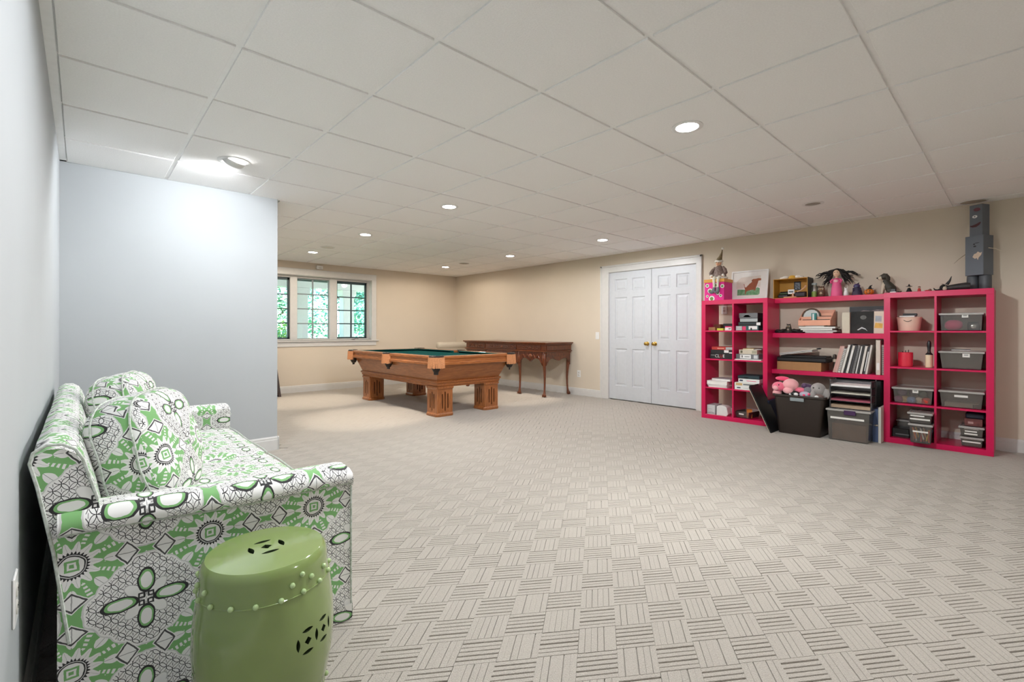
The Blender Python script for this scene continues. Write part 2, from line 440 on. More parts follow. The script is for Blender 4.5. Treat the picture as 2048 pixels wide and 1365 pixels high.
# ------------------------------------------------------------------ double door
def sixpanel(name, ya, yb, knob_y):
    d = ob(name, None, None, (XR + .012, (ya + yb) / 2, 0), **st)
    w = yb - ya - .006; t = .035; z0, z1 = .012, DZ - .004
    g = G(); g.box(.012, t, -w / 2, w / 2, z0, z1)
    # frame stiles and rails stand proud of the recessed field
    sw = .105; ms = .09
    zs = [(z0, .22), (.80, .95), (1.60, 1.70), (1.885, z1)]
    for y0, y1 in ((-w / 2, -w / 2 + sw), (w / 2 - sw, w / 2), (-ms / 2, ms / 2)): g.box(0, .012, y0, y1, z0, z1)
    for za, zb in zs:
        for y0, y1 in ((-w / 2 + sw, -ms / 2), (ms / 2, w / 2 - sw)): g.box(0, .012, y0, y1, za, zb)
    part('leaf', g, M_door, d, smooth=0)
    for y0, y1 in ((-w / 2 + sw, -ms / 2), (ms / 2, w / 2 - sw)):
        for (za, zb) in ((.22, .80), (.95, 1.60), (1.70, 1.885)):
            g = G()
            rr = lambda k, x: [(x, y0 + k, za + k), (x, y1 - k, za + k), (x, y1 - k, zb - k), (x, y0 + k, zb - k)]
            g.loft([rr(.001, .013), rr(.001, .004), rr(.010, .0105), rr(.022, .0105), rr(.045, .003), rr(.046, .003)])
            part('panel', g, M_door, d, smooth=0)
    k = G(); ky = knob_y - (ya + yb) / 2
    k.M = Matrix.Translation((0, ky, .89)) @ Matrix.Rotation(R(-90), 4, 'Y')
    k.lathe([(.030, -.001), (.031, .004), (.026, .008), (.011, .010), (.010, .030), (.020, .034), (.027, .045), (.026, .058), (.016, .066), (.004, .068)], 18)
    kk = part('knob', k, M_brass, d)
    return d
ym = 3.267
sixpanel('door_1', ym, DY1, 3.332); sixpanel('door_2', DY0, ym, 3.205)
# casing
g = G(); cw = .105
def casing_v(g, y0, y1, z1): g.box(XR - .018, XR + .001, y0, y1, -.006, z1, .004); g.box(XR - .024, XR, y0, y0 + .02 if y0 < 3 else y0, -.006, z1)
g.box(XR - .020, XR + .002, DY1 + .0, DY1 + .155, -.006, DZ + .11, .005); g.box(XR - .020, XR + .002, DY0 - .082, DY0, -.006, DZ + .11, .005)
g.box(XR - .0195, XR + .002, DY0 - .082, DY1 + .155, DZ, DZ + .109, .005)
g.box(XR - .028, XR + .002, DY1 + .125, DY1 + .156, -.006, DZ + .112, .004); g.box(XR - .028, XR + .002, DY0 - .083, DY0 - .055, -.006, DZ + .112, .004)
g.box(XR - .028, XR + .002, DY0 - .083, DY1 + .156, DZ + .084, DZ + .112, .004)
ob('trim_1', g.mesh('trim_1', M_trim, 0), **st)
g = G(); g.box(XR, XR + .14, DY1 - .003, DY1 + .01, -.006, DZ + .01); g.box(XR, XR + .14, DY0 - .01, DY0 + .003, -.006, DZ + .01); g.box(XR, XR + .14, DY0, DY1, DZ - .003, DZ + .01); g.box(XR + .06, XR + .14, DY0, DY1, -.006, DZ)
ob('trim_2', g.mesh('trim_2', M_trim, 0), **st)

# ------------------------------------------------------------------ window with three casements
win = ob('window_1', None, None, (0, YW, 0), **st)
g = G(); c = .095
g.box(WX1, WX1 + c, -.02, .002, WZ0 - .02, WZ1 + .115, .004); g.box(WX0 - c, WX0, -.02, .002, WZ0 - .02, WZ1 + .115, .004); g.box(WX0 - c, WX1 + c, -.022, .002, WZ1, WZ1 + .115, .004)
part('casing', g, M_trim, win, smooth=0)
g = G(); g.box(WX0 - .14, WX1 + .14, -.05, .19, WZ0 - .022, WZ0, .006); part('sill', g, M_trim, win, smooth=0)
g = G(); g.box(WX0 - c, WX1 + c, -.018, .002, WZ0 - .105, WZ0 - .022, .005); part('apron', g, M_trim, win, smooth=0)
g = G(); g.box(WX1 - .004, WX1 + .01, 0, .24, WZ0, WZ1); g.box(WX0 - .01, WX0 + .004, 0, .24, WZ0, WZ1); g.box(WX0, WX1, 0, .24, WZ1 - .004, WZ1 + .01); part('jamb_lining', g, M_trim, win, smooth=0)
YD = .19                                        # depth of the glass plane inside the wall
cas = [(2.10, 2.83), (2.95, 3.53), (3.66, 4.265)]  # clear openings
g = G()
for x0, x1 in ((WX0, 2.10), (2.83, 2.95), (3.53, 3.66), (4.265, WX1)): g.box(x0, x1, YD - .075, YD + .05, WZ0, WZ1, .003)
g.box(WX0, WX1, YD - .07, YD + .05, WZ0, WZ0 + .03, .003); g.box(WX0, WX1, YD - .07, YD + .05, WZ1 - .035, WZ1, .003)
part('mullion_frame', g, M_trim, win, smooth=0)
M_sash_w = mat('pale_sash', '#8b9295', .4)
for ci, (x0, x1) in enumerate(cas):
    sm = M_sash_w if ci == 1 else M_sash
    z0, z1 = WZ0 + .03, WZ1 - .035; e = .028 if ci != 1 else .010
    f = ob('casement', None, win)
    g = G(); ya, yb = YD - .02, YD + .02
    g.box(x0, x0 + e, ya, yb, z0, z1); g.box(x1 - e, x1, ya, yb, z0, z1); g.box(x0, x1, ya, yb, z0, z0 + e); g.box(x0, x1, ya, yb, z1 - e * 1.6, z1)
    part('sash', g, sm, f, smooth=0)
    xa, xb, za, zb = x0 + e, x1 - e, z0 + e, z1 - e * 1.6
    g = G(); mw = .012
    g.box((xa + xb) / 2 - mw, (xa + xb) / 2 + mw, YD - .010, YD + .010, za, zb); part('muntin', g, sm, f, smooth=0)
    for k in (1, 2, 3):
        z = za + (zb - za) * k / 4; g = G(); g.box(xa, xb, YD - .009, YD + .009, z - .010, z + .010); part('muntin', g, sm, f, smooth=0)
    for a in range(2):
        for k in range(4):
            g = G(); pa = xa + (xb - xa) * a / 2; pb = xa + (xb - xa) * (a + 1) / 2; pz0 = za + (zb - za) * k / 4; pz1 = za + (zb - za) * (k + 1) / 4
            g.box(pa, pb, YD - .002, YD + .002, pz0, pz1); part('pane', g, M_glass, f, smooth=0)
g = G(); g.box(3.94, 4.00, YD - .10, YD - .07, WZ0 + .0, WZ0 + .022, .004); g.tube([(3.98, YD - .09, WZ0 + .02), (4.03, YD - .11, WZ0 + .03), (4.06, YD - .115, WZ0 + .022)], .005, 8)
part('crank_handle', g, M_chrome, win)

# ================================================================== recessed lamps
LAMPC = {}
def lamp(x, y, col, power, label, spot=179, blend=.25, on=True, group=None, pool=0):
    t = thing('recessed_downlight', label, 'ceiling light', (x, y, HC), 0, group)
    g = G(); g.lathe([(.062, .0005), (.088, .0005), (.0885, -.002), (.080, -.005), (.064, -.004), (.062, -.001)], 32, cap=False); part('trim_ring', g, M_white, t)
    if on:
        if col not in LAMPC: LAMPC[col] = emit('lamp_lens_' + col.strip('#'), '#fffdf8', 14)
        g = G(); g.lathe([(.001, -.0035), (.03, -.0034), (.0635, -.0022), (.0635, -.0005)], 28); part('lens', g, LAMPC[col], t)
        for (sz, en, bl) in ((spot, power, blend),) + (((pool, 42, .5),) if pool else ()):
            l = bpy.data.lights.new('downlight', 'SPOT'); l.energy = en; l.color = lin(col); l.spot_size = R(sz); l.spot_blend = bl; l.shadow_soft_size = .07
            lo = ob('light_source', l, t, (0, 0, -.015))
    else:
        g = G(); g.lathe([(.0635, -.001), (.055, .0), (.05, -.001), (.001, -.0015)], 28); part('baffle', g, mat('grey_baffle', '#9a958c', .6), t)
    return t
COOL, NEUT, WARM = '#eff3f8', '#f5f6f8', '#fff0de'
lamp(2.745, .903, NEUT, 74, 'lit recessed ceiling light, largest one fully in view, in front of the shelves')
lamp(2.745, 3.31, NEUT, 36, 'lit recessed ceiling light in mid ceiling, nearest of the row towards the window')
lamp(2.745, 5.116, WARM, 25, 'lit recessed ceiling light, second in the row leading to the window', pool=46)
lamp(2.745, 6.92, WARM, 25, 'lit recessed ceiling light closest to the window', pool=46)
lamp(5.185, 3.31, NEUT, 23, 'lit recessed ceiling light in front of the white double doors')
lamp(5.185, 5.116, WARM, 5.5, 'lit recessed ceiling light above the carved wooden desk', pool=46)
lamp(5.185, 6.92, WARM, 13, 'lit recessed ceiling light nearest the far room corner', pool=46)
lamp(.97, .903, COOL, 25, 'lit recessed ceiling light glowing at the top edge of the photo above the sofa')
lamp(2.745, -1.505, NEUT, 24, 'added unseen fill light in the ceiling behind the camera')  # added fill lamp, never in view, brightens the near floor and ceiling
lamp(5.185, .903, NEUT, 0, 'unlit recessed ceiling light in front of the pink shelves', on=False)
# gimbal lamp that washes the partition wall
t = thing('gimbal_downlight', 'white eyeball ceiling light tilted towards the plain grey partition wall', 'ceiling light', (.93, 3.34, HC))
g = G(); g.lathe([(.070, .0005), (.100, .0005), (.1005, -.003), (.088, -.007), (.072, -.006), (.070, -.001)], 32, cap=False); part('trim_ring', g, M_white, t)
ax = Matrix.Rotation(R(35), 4, Vector((1, .45, 0)).normalized())
g = G(); g.M = Matrix.Translation((0, 0, .002)) @ ax; g.lathe([(.072, .012), (.071, -.008), (.064, -.024), (.050, -.034), (.046, -.034), (.046, -.026)], 28, cap=False); part('eyeball', g, M_white, t)
g = G(); g.M = Matrix.Translation((0, 0, .002)) @ ax; g.lathe([(.001, -.030), (.046, -.028), (.046, -.024)], 24); part('lens', g, emit('gimbal_lens', '#ffffff', 16), t)
l = bpy.data.lights.new('gimbal', 'SPOT'); l.energy = 15.5; l.color = lin(COOL); l.spot_size = R(170); l.spot_blend = .35; l.shadow_soft_size = .05
lo = ob('light_source', l, t, (0, .03, -.045)); lo.rotation_euler = (R(26), R(10), 0)
# ceiling speakers / flush fixtures
def speaker(x, y, r, colr, label):
    t = thing('ceiling_speaker', label, 'speaker', (x, y, HC))
    g = G(); g.lathe([(r - .012, .0003), (r, .0003), (r, -.003), (r - .01, -.006), (r - .013, -.003)], 32, cap=False); part('rim', g, M_white, t)
    g = G(); g.lathe([(r - .012, -.001), (r - .03, -.004), (.02, -.005), (.001, -.005)], 28); part('grille', g, mat('grille_' + colr.strip('#'), colr, .6, bump=.5, bscale=500), t)
speaker(2.745, 6.33, .10, '#dedad2', 'white round ceiling speaker between two lit lights near the window')
speaker(5.15, 6.29, .10, '#a39c92', 'grey round ceiling speaker near the far corner of the ceiling')
speaker(6.17, -.12, .10, '#b0a698', 'grey round ceiling fixture directly above the cardboard robot')

# ================================================================== wall fittings
def plate(name, label, cat, loc, rz, kind):
    # plate built facing -Y at rz = 0
    t = thing(name, label, cat, loc, rz)
    g = G(); g.box(-.036, .036, -.006, 0, -.058, .058, .003); part('plate', g, M_white, t, smooth=0)
    if kind == 'switch':
        g = G(); g.box(-.016, .016, -.010, -.005, -.033, .033, .002); part('rocker', g, M_white, t, smooth=0)
    else:
        for z in (-.02, .02):
            g = G(); g.lathe([(.0165, 0), (.0165, .002), (.015, .0028), (.001, .003)], 18); g2 = part('socket', g, mat('ivory_socket', '#d6d3cc', .4), t, (0, -.0055, z), (R(90), 0, 0))
            g = G()
            for x in (-.006, .006): g.box(x - .001, x + .001, -.009, -.0083, z - .001, z + .008)
            part('slot', g, M_black, t, smooth=0)
plate('light_switch', 'white rocker light switch on the wall left of the double doors', 'switch', (XR, 4.237, .999), R(-90), 'switch')
plate('wall_outlet', 'white wall outlet low between the carved desk and the doors', 'outlet', (XR, 4.62, .355), R(-90), 'outlet')
plate('wall_outlet', 'white wall outlet seen through the top left cube of the pink shelf', 'outlet', (XR, 2.20, 1.36), R(-90), 'outlet')
plate('wall_outlet', 'white wall outlet on the left wall behind the green sofa', 'outlet', (XL, 1.16, .46), R(90), 'outlet')
t = thing('motion_sensor', 'small white sensor box mounted on the wall above the window', 'sensor', (3.285, YW, 2.175))
g = G(); g.box(-.055, .055, -.055, 0, 0, .062, .008); part('housing', g, M_white, t, smooth=0)
g = G(); g.ball((0, -.055, .022), (.03, .008, .014), 12, 7); part('sensor_lens', g, mat('sensor_lens', '#d8d6d0', .3), t)

# ================================================================== sofa
SY0, SY1 = 1.285, 3.36
sofa = thing('sofa', 'green and white floral print upholstered sofa with rolled arms along the left wall', 'sofa', (.49, (SY0 + SY1) / 2, 0))
ox, oy = .49, (SY0 + SY1) / 2
def W2(g): g.M = Matrix.Translation((-ox, -oy, 0)); return g
M_cord = mat('pale_piping', '#dfe2de', .7, noise=.3, nscale=90, col2='#a9b3a4')
M_dust = mat('black_underlining', '#1a1a1a', .9)
FO = (-.28, -.315)                       # places a flower where the photograph shows one
def uv_arm(co, n):
    x, y, z = co.x + ox, co.y + oy, co.z
    if abs(n.x) > .8: return (y + .1 + FO[0], z + FO[1])
    return (x + FO[0], z + abs(y - (SY0 if y < 2.3 else SY1)) + FO[1])
def uv_back(co, n):
    x, y, z = co.x + ox, co.y + oy, co.z
    if abs(n.y) > .7: return (x + FO[0] + .10, z + FO[1] - .30)
    return (y + FO[0], z - x + FO[1])
def uv_seat(co, n):
    x, y, z = co.x + ox, co.y + oy, co.z
    if abs(n.y) > .8: return (x + FO[0], z + FO[1])
    return (y + .03, z - x + .08)
def arm(y0, y1, sgn):
    # outer face at y0 (sgn=+1: interior towards +Y)
    th = abs(y1 - y0)
    def sect(x, ztop, k=1.0):
        r = .030; P = []
        a = lambda q: y0 + sgn * q
        pts = [(0.0, .045), (0.004, .25), (0.004, ztop - .062)]
        # cap roll: bulges out over the panel, rounds over and goes down inside
        pts += [(-.016, ztop - .055), (-.022, ztop - .035), (-.014, ztop - .012), (.012, ztop), (.06, ztop + .004), (th - .02, ztop - .006), (th + .006, ztop - .022), (th + .010, ztop - .05), (th, ztop - .07), (th, .045)]
        return [(x, a(q), z) for q, z in pts]
    g = W2(G())
    xsn = [.095, .12, .30, .50, .70, .84, .875, .888]
    rings = []
    for x in xsn:
        zt = .600 - (x - .095) * .040 - (.010 if x > .88 else 0) + .004 * math.sin(x * 9)
        rings.append(sect(x, zt))
    g.loft(rings)
    part('arm', g, M_fab, sofa, uv=uv_arm, smooth=50)
    g = W2(G()); pts = []
    for i in range(13):
        x = .093 + (.888 - .093) * i / 12; zt = .600 - (x - .095) * .040 + .004 * math.sin(x * 9)
        pts.append((x, y0 + sgn * -.004, zt - .060))
    pts += [(.893, y0 + sgn * .0, .508), (.894, y0 + sgn * .03, .508), (.894, y0 + sgn * (th - .01), .508)]
    g.tube(pts, .0042, 6); part('arm_piping', g, M_cord, sofa)
    g = W2(G()); g.tube([(.889, y0 + sgn * .002, .50), (.889, y0 + sgn * .002, .25), (.889, y0 + sgn * .001, .05)], .004, 6); part('front_piping', g, M_cord, sofa)
arm(SY0, SY0 + .135, 1); arm(SY1, SY1 - .125, -1)
# back: leaning panel with rolled top
g = W2(G()); rings = []
prof = [(.135, .05), (.118, .25), (.088, .50), (.058, .68), (.044, .742), (.050, .768), (.075, .784), (.105, .782), (.130, .765), (.145, .735), (.175, .62), (.205, .45), (.215, .05)]
for i in range(15):
    y = SY0 + .005 + (SY1 - SY0 - .01) * i / 14
    k = 1 + .004 * math.sin(i * 1.7)
    e = -.012 if i in (0, 14) else 0
    rings.append([(x, y, z * k + (e if z > .7 else 0)) for x, z in prof])
g.loft(rings); part('back', g, M_fab, sofa, uv=uv_back, smooth=60)
g = W2(G()); g.tube([(x - .0, SY0 + .004, z) for x, z in prof[1:11]], .004, 6); part('back_piping', g, M_cord, sofa)
# base panel, skirt and dust cover
g = W2(G()); g.box(.21, .862, SY0 + .13, SY1 - .12, .05, .315, .01); part('seat_base', g, M_fab, sofa, uv=uv_seat, smooth=0)
def skirt_run(g, pts):
    rings = []
    for i, (x, y) in enumerate(pts):
        rings.append([(x, y, .062), (x, y, .004)])
    g.loft(rings, cap=False, closed=False)
g = W2(G())
def wav(p, q, n, nx, ny):
    out = []
    for i in range(n + 1):
        f = i / n; o = .004 * math.sin(f * n * 1.1) + .006
        out.append((p[0] + (q[0] - p[0]) * f + nx * o, p[1] + (q[1] - p[1]) * f + ny * o))
    return out
skirt_run(g, wav((.10, SY0), (.888, SY0), 24, 0, -1)); skirt_run(g, wav((.888, SY0), (.888, SY1), 60, 1, 0)); skirt_run(g, wav((.888, SY1), (.10, SY1), 24, 0, 1)); skirt_run(g, wav((.118, SY1), (.118, SY0), 20, -1, 0))
part('skirt', g, M_fab, sofa, uv=uv_arm, smooth=60, fix=False)
for x in (.16, .82):
    for y in (SY0 + .07, SY1 - .07):
        g = W2(G()); g.lathe([(.022, 0), (.03, .055)], 10, (x, y, 0)); part('foot', g, M_dust, sofa)
# seat cushions
def cushion(y0, y1):
    g = W2(G()); n = 16; mrow = 12; x0, x1, zb, zt = .20, .882, .315, .435
    rings = []
    prof = []
    for k in range(4):
        pass
    sec = [(0, 0), (0, .6), (.015, .9), (.05, 1)] 
    for i in range(n + 1):
        f = i / n; y = y0 + (y1 - y0) * f; ed = min(1, min(f, 1 - f) * 9); ed = math.sqrt(max(0, 1 - (1 - ed) ** 2))
        row = [(x1 - .004, y, zb)]
        row += [(x1 + .006 * ed, y, zb + .05), (x1, y, zt - .02 - .012 * (1 - ed))]
        for j in range(mrow + 1):
            fx = j / mrow; ex = min(1, min(fx, 1 - fx) * 7 + .15); ex = math.sqrt(max(0, 1 - (1 - ex) ** 2))
            row.append((x1 - .012 + (x0 - x1 + .012) * fx, y, zt - .022 + .022 * ex * ed + .010 * math.sin(math.pi * f) * math.sin(math.pi * fx)))
        row += [(x0, y, zb)]
        rings.append(row)
    g.loft(rings); c = part('seat_cushion', g, M_fab, sofa, uv=uv_seat, smooth=50)
    for z in (zt - .016, zb + .004):
        g = W2(G()); g.tube([(x1 + .001, y0 + .01, z)] + [(x1 + .004, y0 + (y1 - y0) * i / 10, z + .004 * math.sin(i)) for i in range(1, 10)] + [(x1 + .001, y1 - .01, z)], .004, 6)
        part('cushion_piping', g, M_cord, c)
cushion(SY0 + .145, 2.335); cushion(2.34, SY1 - .135)
# loose boxed pillows
def pillow(name, label, loc, rot, w, h, th):
    t = thing(name, label, 'pillow', loc, rot=rot)
    g = G(); n, m = 28, 20; rings = []
    def rad(a, ex=3.4):
        c, s_ = abs(math.cos(a)), abs(math.sin(a)); return 1 / (c ** ex + s_ ** ex) ** (1 / ex)
    for i in range(m + 1):
        f = -1 + 2 * i / m                       # through the thickness (local X)
        # gusset in the middle stays full width, faces dome
        k = 1.0 if abs(f) < .42 else math.sqrt(max(0, 1 - ((abs(f) - .42) / .58) ** 2)) ** .62
        k = max(k, .015); bulge = 1 + .03 * math.cos(f * math.pi * 1.2)
        ring = []
        for j in range(n * 2):
            a = 2 * math.pi * j / (n * 2); r = rad(a) * k * (bulge if abs(f) < .42 else 1.0)
            y = r * math.cos(a) * w / 2; z = r * math.sin(a) * h / 2
            wob = .006 * math.sin(5 * a + 3 * f) + .004 * math.sin(9 * a)
            ring.append((f * th / 2 + wob * .5, y * (1 + wob), h / 2 + z * (1 + wob)))
        rings.append(ring)
    g.loft(rings)
    def uvp(co, nn):
        if abs(nn.x) > .55: return (co.y + .02, co.z - .05)
        if abs(nn.z) > abs(nn.y): return (co.y + .02, co.z - .05 + co.x)
        return (co.y + .02 + co.x, co.z - .05)
    part('pillow_cover', g, M_fab, t, uv=uvp, smooth=70)
    for f in (-.42, .42):
        g = G(); pts = []
        for j in range(56):
            a = 2 * math.pi * j / 56; r = rad(a) * 1.02; wob = .006 * math.sin(5 * a + 3 * f) + .004 * math.sin(9 * a)
            pts.append((f * th / 2 + wob * .5, r * math.cos(a) * w / 2 * (1 + wob), h / 2 + r * math.sin(a) * h / 2 * (1 + wob)))
        g.tube(pts, .0036, 6, loop=True); part('piping', g, M_cord, t)
    return t
pillow('throw_pillow', 'plump boxed pillow in green floral print, nearest the camera on the sofa', (.375, 1.745, .446), (0, R(-14), R(-24)), .47, .41, .25)
pillow('throw_pillow', 'second plump floral pillow further back on the sofa, beside the far arm', (.37, 2.62, .446), (0, R(-14), R(-14)), .50, .42, .25)

# ================================================================== garden stool
M_glaze = mat('green_ceramic_glaze', '#85995b', .12, noise=.10, nscale=5, coat=.6)
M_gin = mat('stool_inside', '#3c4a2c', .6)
stl = thing('garden_stool', 'shiny green ceramic garden stool with studs and coin cut-outs in front of the sofa', 'stool', (.535, 1.055, 0))
outer = [(.140, 0), (.150, .006), (.153, .03), (.166, .09), (.178, .16), (.182, .225), (.179, .29), (.172, .345), (.166, .385), (.1635, .405), (.1625, .43), (.158, .447), (.150, .4545), (.05, .4585), (.004, .459)]
inner = [(.004, .447), (.05, .4465), (.145, .443), (.152, .43), (.156, .39), (.168, .30), (.171, .225), (.167, .16), (.152, .08), (.140, .02), (.132, 0)]
g2 = G(); g2.loft([[(r * math.cos(2 * math.pi * j / 72), r * math.sin(2 * math.pi * j / 72), z) for j in range(72)] for r, z in outer + inner], cap=False, loop=True)
body = g2.mesh('stool_body', [M_glaze, M_gin], 40)
def lens_poly(cx, cy, L, Wd, ang, n=7):
    pts = []
    for k in range(n + 1): f = -1 + 2 * k / n; pts.append((f * L, Wd * (1 - f * f)))
    for k in range(1, n): f = 1 - 2 * k / n; pts.append((f * L, -Wd * (1 - f * f)))
    c, s_ = math.cos(ang), math.sin(ang); return [(cx + c * a - s_ * b, cy + s_ * a + c * b) for a, b in pts]
def coin(cx, cy, R_):
    L = []
    for k in range(4):
        a = k * math.pi / 2; L.append(lens_poly(cx + R_ * .80 * math.cos(a), cy + R_ * .80 * math.sin(a), R_ * .48, R_ * .15, a + math.pi / 2))
    q = R_ * .30; L.append([(cx + q, cy), (cx, cy + q), (cx - q, cy), (cx, cy - q)])
    return L
cut = G(); cut.mi = 0
def radial(ang, zc):
    c, s_ = math.cos(ang), math.sin(ang)
    def f(rad): return lambda a, b: (rad * c - s_ * a, rad * s_ + c * a, zc + b)
    return f
for base in (R(-62), R(118)):
    for da, skip in ((-R(9.2), None), (R(9.2), 2)):
        for k_, poly in enumerate(coin(0, 0, .036)):
            if k_ == skip: continue
            f = radial(base + da, .245); cut.prism(poly, f(.13), f(.21))
for poly in coin(0, 0, .05): cut.prism(poly, lambda a, b: (a, b, .42), lambda a, b: (a, b, .50))
ob('body', boolean(body, cut, [M_glaze, M_gin]), stl)
def rad_at(z):
    for (r0, z0), (r1, z1) in zip(outer, outer[1:]):
        if z0 <= z <= z1: return r0 + (r1 - r0) * (z - z0) / max(1e-6, z1 - z0)
    return .15
for z in (.372, .045):
    g = G(); r = rad_at(z); g.tube([(r * math.cos(2 * math.pi * j / 64), r * math.sin(2 * math.pi * j / 64), z) for j in range(64)], .0022, 6, loop=True); part('raised_line', g, M_glaze, stl)
gs = G(); gs.ball((0, 0, 0), (.0075, .0075, .0075), 10, 7); stud_me = gs.mesh('stud', mat('stud_glaze', '#b3cc92', .12, coat=.6), 60)
for k in range(18):
    a = 2 * math.pi * k / 18 + .12; ob('stud', stud_me, stl, ((rad_at(.375) + .002) * math.cos(a), (rad_at(.375) + .002) * math.sin(a), .377))
    if k % 6 in (1, 2, 3):
        a2 = a + math.pi / 18; ob('stud', stud_me, stl, ((rad_at(.40) + .002) * math.cos(a2), (rad_at(.40) + .002) * math.sin(a2), .404))
    if k % 6 in (2,):
        ob('stud', stud_me, stl, ((rad_at(.42) + .001) * math.cos(a), (rad_at(.42) + .001) * math.sin(a), .422))
    a3 = a + .1; ob('stud', stud_me, stl, ((rad_at(.06) + .002) * math.cos(a3), (rad_at(.06) + .002) * math.sin(a3), .062))

# ================================================================== pool table
def wood(name, c1, c2, stretch, rough=.35, coat=.25, bump=.0):
    return mat(name, c1, rough, noise=.3, nscale=9, stretch=stretch, col2=c2, coat=coat, bump=.06, bscale=60)
OAKY = wood('oak_along_y', '#b5713c', '#7c4724', (14, 1, 14)); OAKX = wood('oak_along_x', '#b5713c', '#7c4724', (1, 14, 14)); OAKZ = wood('oak_upright', '#b5713c', '#7c4724', (14, 14, 1))
M_cloth = mat('green_pool_cloth', '#12504f', 1.0, spec=.05, bump=.1, bscale=900)
M_leather = mat('dark_leather', '#1d1512', .45, bump=.2, bscale=200)
M_fringe = mat('tan_fringe', '#cf9062', .8, noise=.25, nscale=90)
pt = thing('pool_table', 'oak pool table with dark green cloth, leather pockets and tan fringes', 'pool table', (3.90, 5.54, 0))
HX, HY, ZT = .646, 1.214, .768
g = G(); g.box(-HX + .10, HX - .10, -HY + .10, HY - .10, .69, .735); part('bed_cloth', g, M_cloth, pt, smooth=0)
def rail(p, q, nx, ny, m):
    # wooden rail from p to q with outward normal (nx,ny); stepped profile
    prof = [(-.105, .700), (-.105, ZT - .004), (-.098, ZT), (-.012, ZT), (0, ZT - .008), (0, ZT - .030), (-.010, ZT - .038), (-.010, ZT - .075), (.004, ZT - .085), (.004, ZT - .108), (-.020, ZT - .118), (-.10, ZT - .118)]
    g = G(); g.loft([[(px + nx * d, py + ny * d, z) for d, z in prof] for px, py in (p, q)]); r = part('rail', g, m, pt, smooth=20)
    pr = [(-.103, ZT - .003), (-.103, .735), (-.128, .745), (-.150, ZT - .012), (-.150, ZT - .006), (-.135, ZT - .001)]
    dx, dy = q[0] - p[0], q[1] - p[1]; L = math.hypot(dx, dy); dx /= L; dy /= L
    g = G(); e = .03
    g.loft([[(px + nx * d + dx * s_ * (max(0, -d - .10) * 1.2), py + ny * d + dy * s_ * (max(0, -d - .10) * 1.2), z) for d, z in pr] for (px, py), s_ in ((p, 1), (q, -1))])
    part('cushion', g, M_cloth, r, smooth=20)
    # pearl sights on the rail
    for k in (1, 2, 3):
        f = k / 4; g = G(); cx, cy = p[0] + (q[0] - p[0]) * f - nx * .055, p[1] + (q[1] - p[1]) * f - ny * .055
        g.lathe([(.006, 0), (.006, .0006), (.001, .0007)], 10, (cx, cy, ZT)); part('sight', g, M_white, r)
cc = .085
rail((-HX, -HY + cc), (-HX, -.062), -1, 0, OAKY); rail((-HX, .062), (-HX, HY - cc), -1, 0, OAKY)
rail((HX, -HY + cc), (HX, -.062), 1, 0, OAKY); rail((HX, .062), (HX, HY - cc), 1, 0, OAKY)
rail((-HX + cc, -HY), (HX - cc, -HY), 0, -1, OAKX); rail((-HX + cc, HY), (HX - cc, HY), 0, 1, OAKX)
# tapered body
g = G()
def rct(a, b, z): return [(-a, -b, z), (a, -b, z), (a, b, z), (-a, b, z)]
g.loft([rct(.585, 1.150, .660), rct(.580, 1.145, .655), rct(.505, 1.050, .450)]); part('tapered_body', g, mat('oak_body', '#a96a3a', .3, noise=.3, nscale=4, stretch=(2, 2, 16), col2='#8a532c', coat=.25), pt, smooth=0)
g = G(); g.loft([rct(.505, 1.05, .455), rct(.525, 1.07, .445), rct(.528, 1.073, .428), rct(.512, 1.057, .415), rct(.512, 1.057, .392), rct(.500, 1.045, .380), rct(.500, 1.045, .370)]); part('base_moulding', g, OAKY, pt, smooth=0)
# legs with three cut slots per face
def sqr(a, ch, z): return [(-a + ch, -a, z), (a - ch, -a, z), (a, -a + ch, z), (a, a - ch, z), (a - ch, a, z), (-a + ch, a, z), (-a, a - ch, z), (-a, -a + ch, z)]
g = G(); LG = .118
g.loft([sqr(.132, .03, 0), sqr(.135, .03, .008), sqr(.135, .03, .028), sqr(.124, .02, .040), sqr(LG, .006, .046), sqr(LG, .006, .335), sqr(.126, .01, .345), sqr(.130, .01, .356), sqr(.130, .01, .372)])
legm = g.mesh('leg', [OAKZ, mat('slot_dark_oak', '#6b3d1f', .5)], 20)
cut = G()
for k in range(4):
    cut.M = Matrix.Rotation(k * math.pi / 2, 4, 'Z')
    for x, za, zb in ((-.042, .105, .275), (0, .075, .300), (.042, .105, .275)):
        pts = [(x + .0085 * math.cos(t_), (zb if math.sin(t_) > 0 else za) + .0085 * math.sin(t_)) for t_ in [math.pi * q / 6 for q in range(13)][:-1]]
        cut.prism(pts, lambda a, b: (a, -LG - .02, b), lambda a, b: (a, -LG + .02, b))
cut.M = Matrix.Identity(4)
legm = boolean(legm, cut, [OAKZ, MATS['slot_dark_oak']])
for sx in (-1, 1):
    for sy in (-1, 1): ob('leg', legm, pt, (sx * .382, sy * .925, 0))
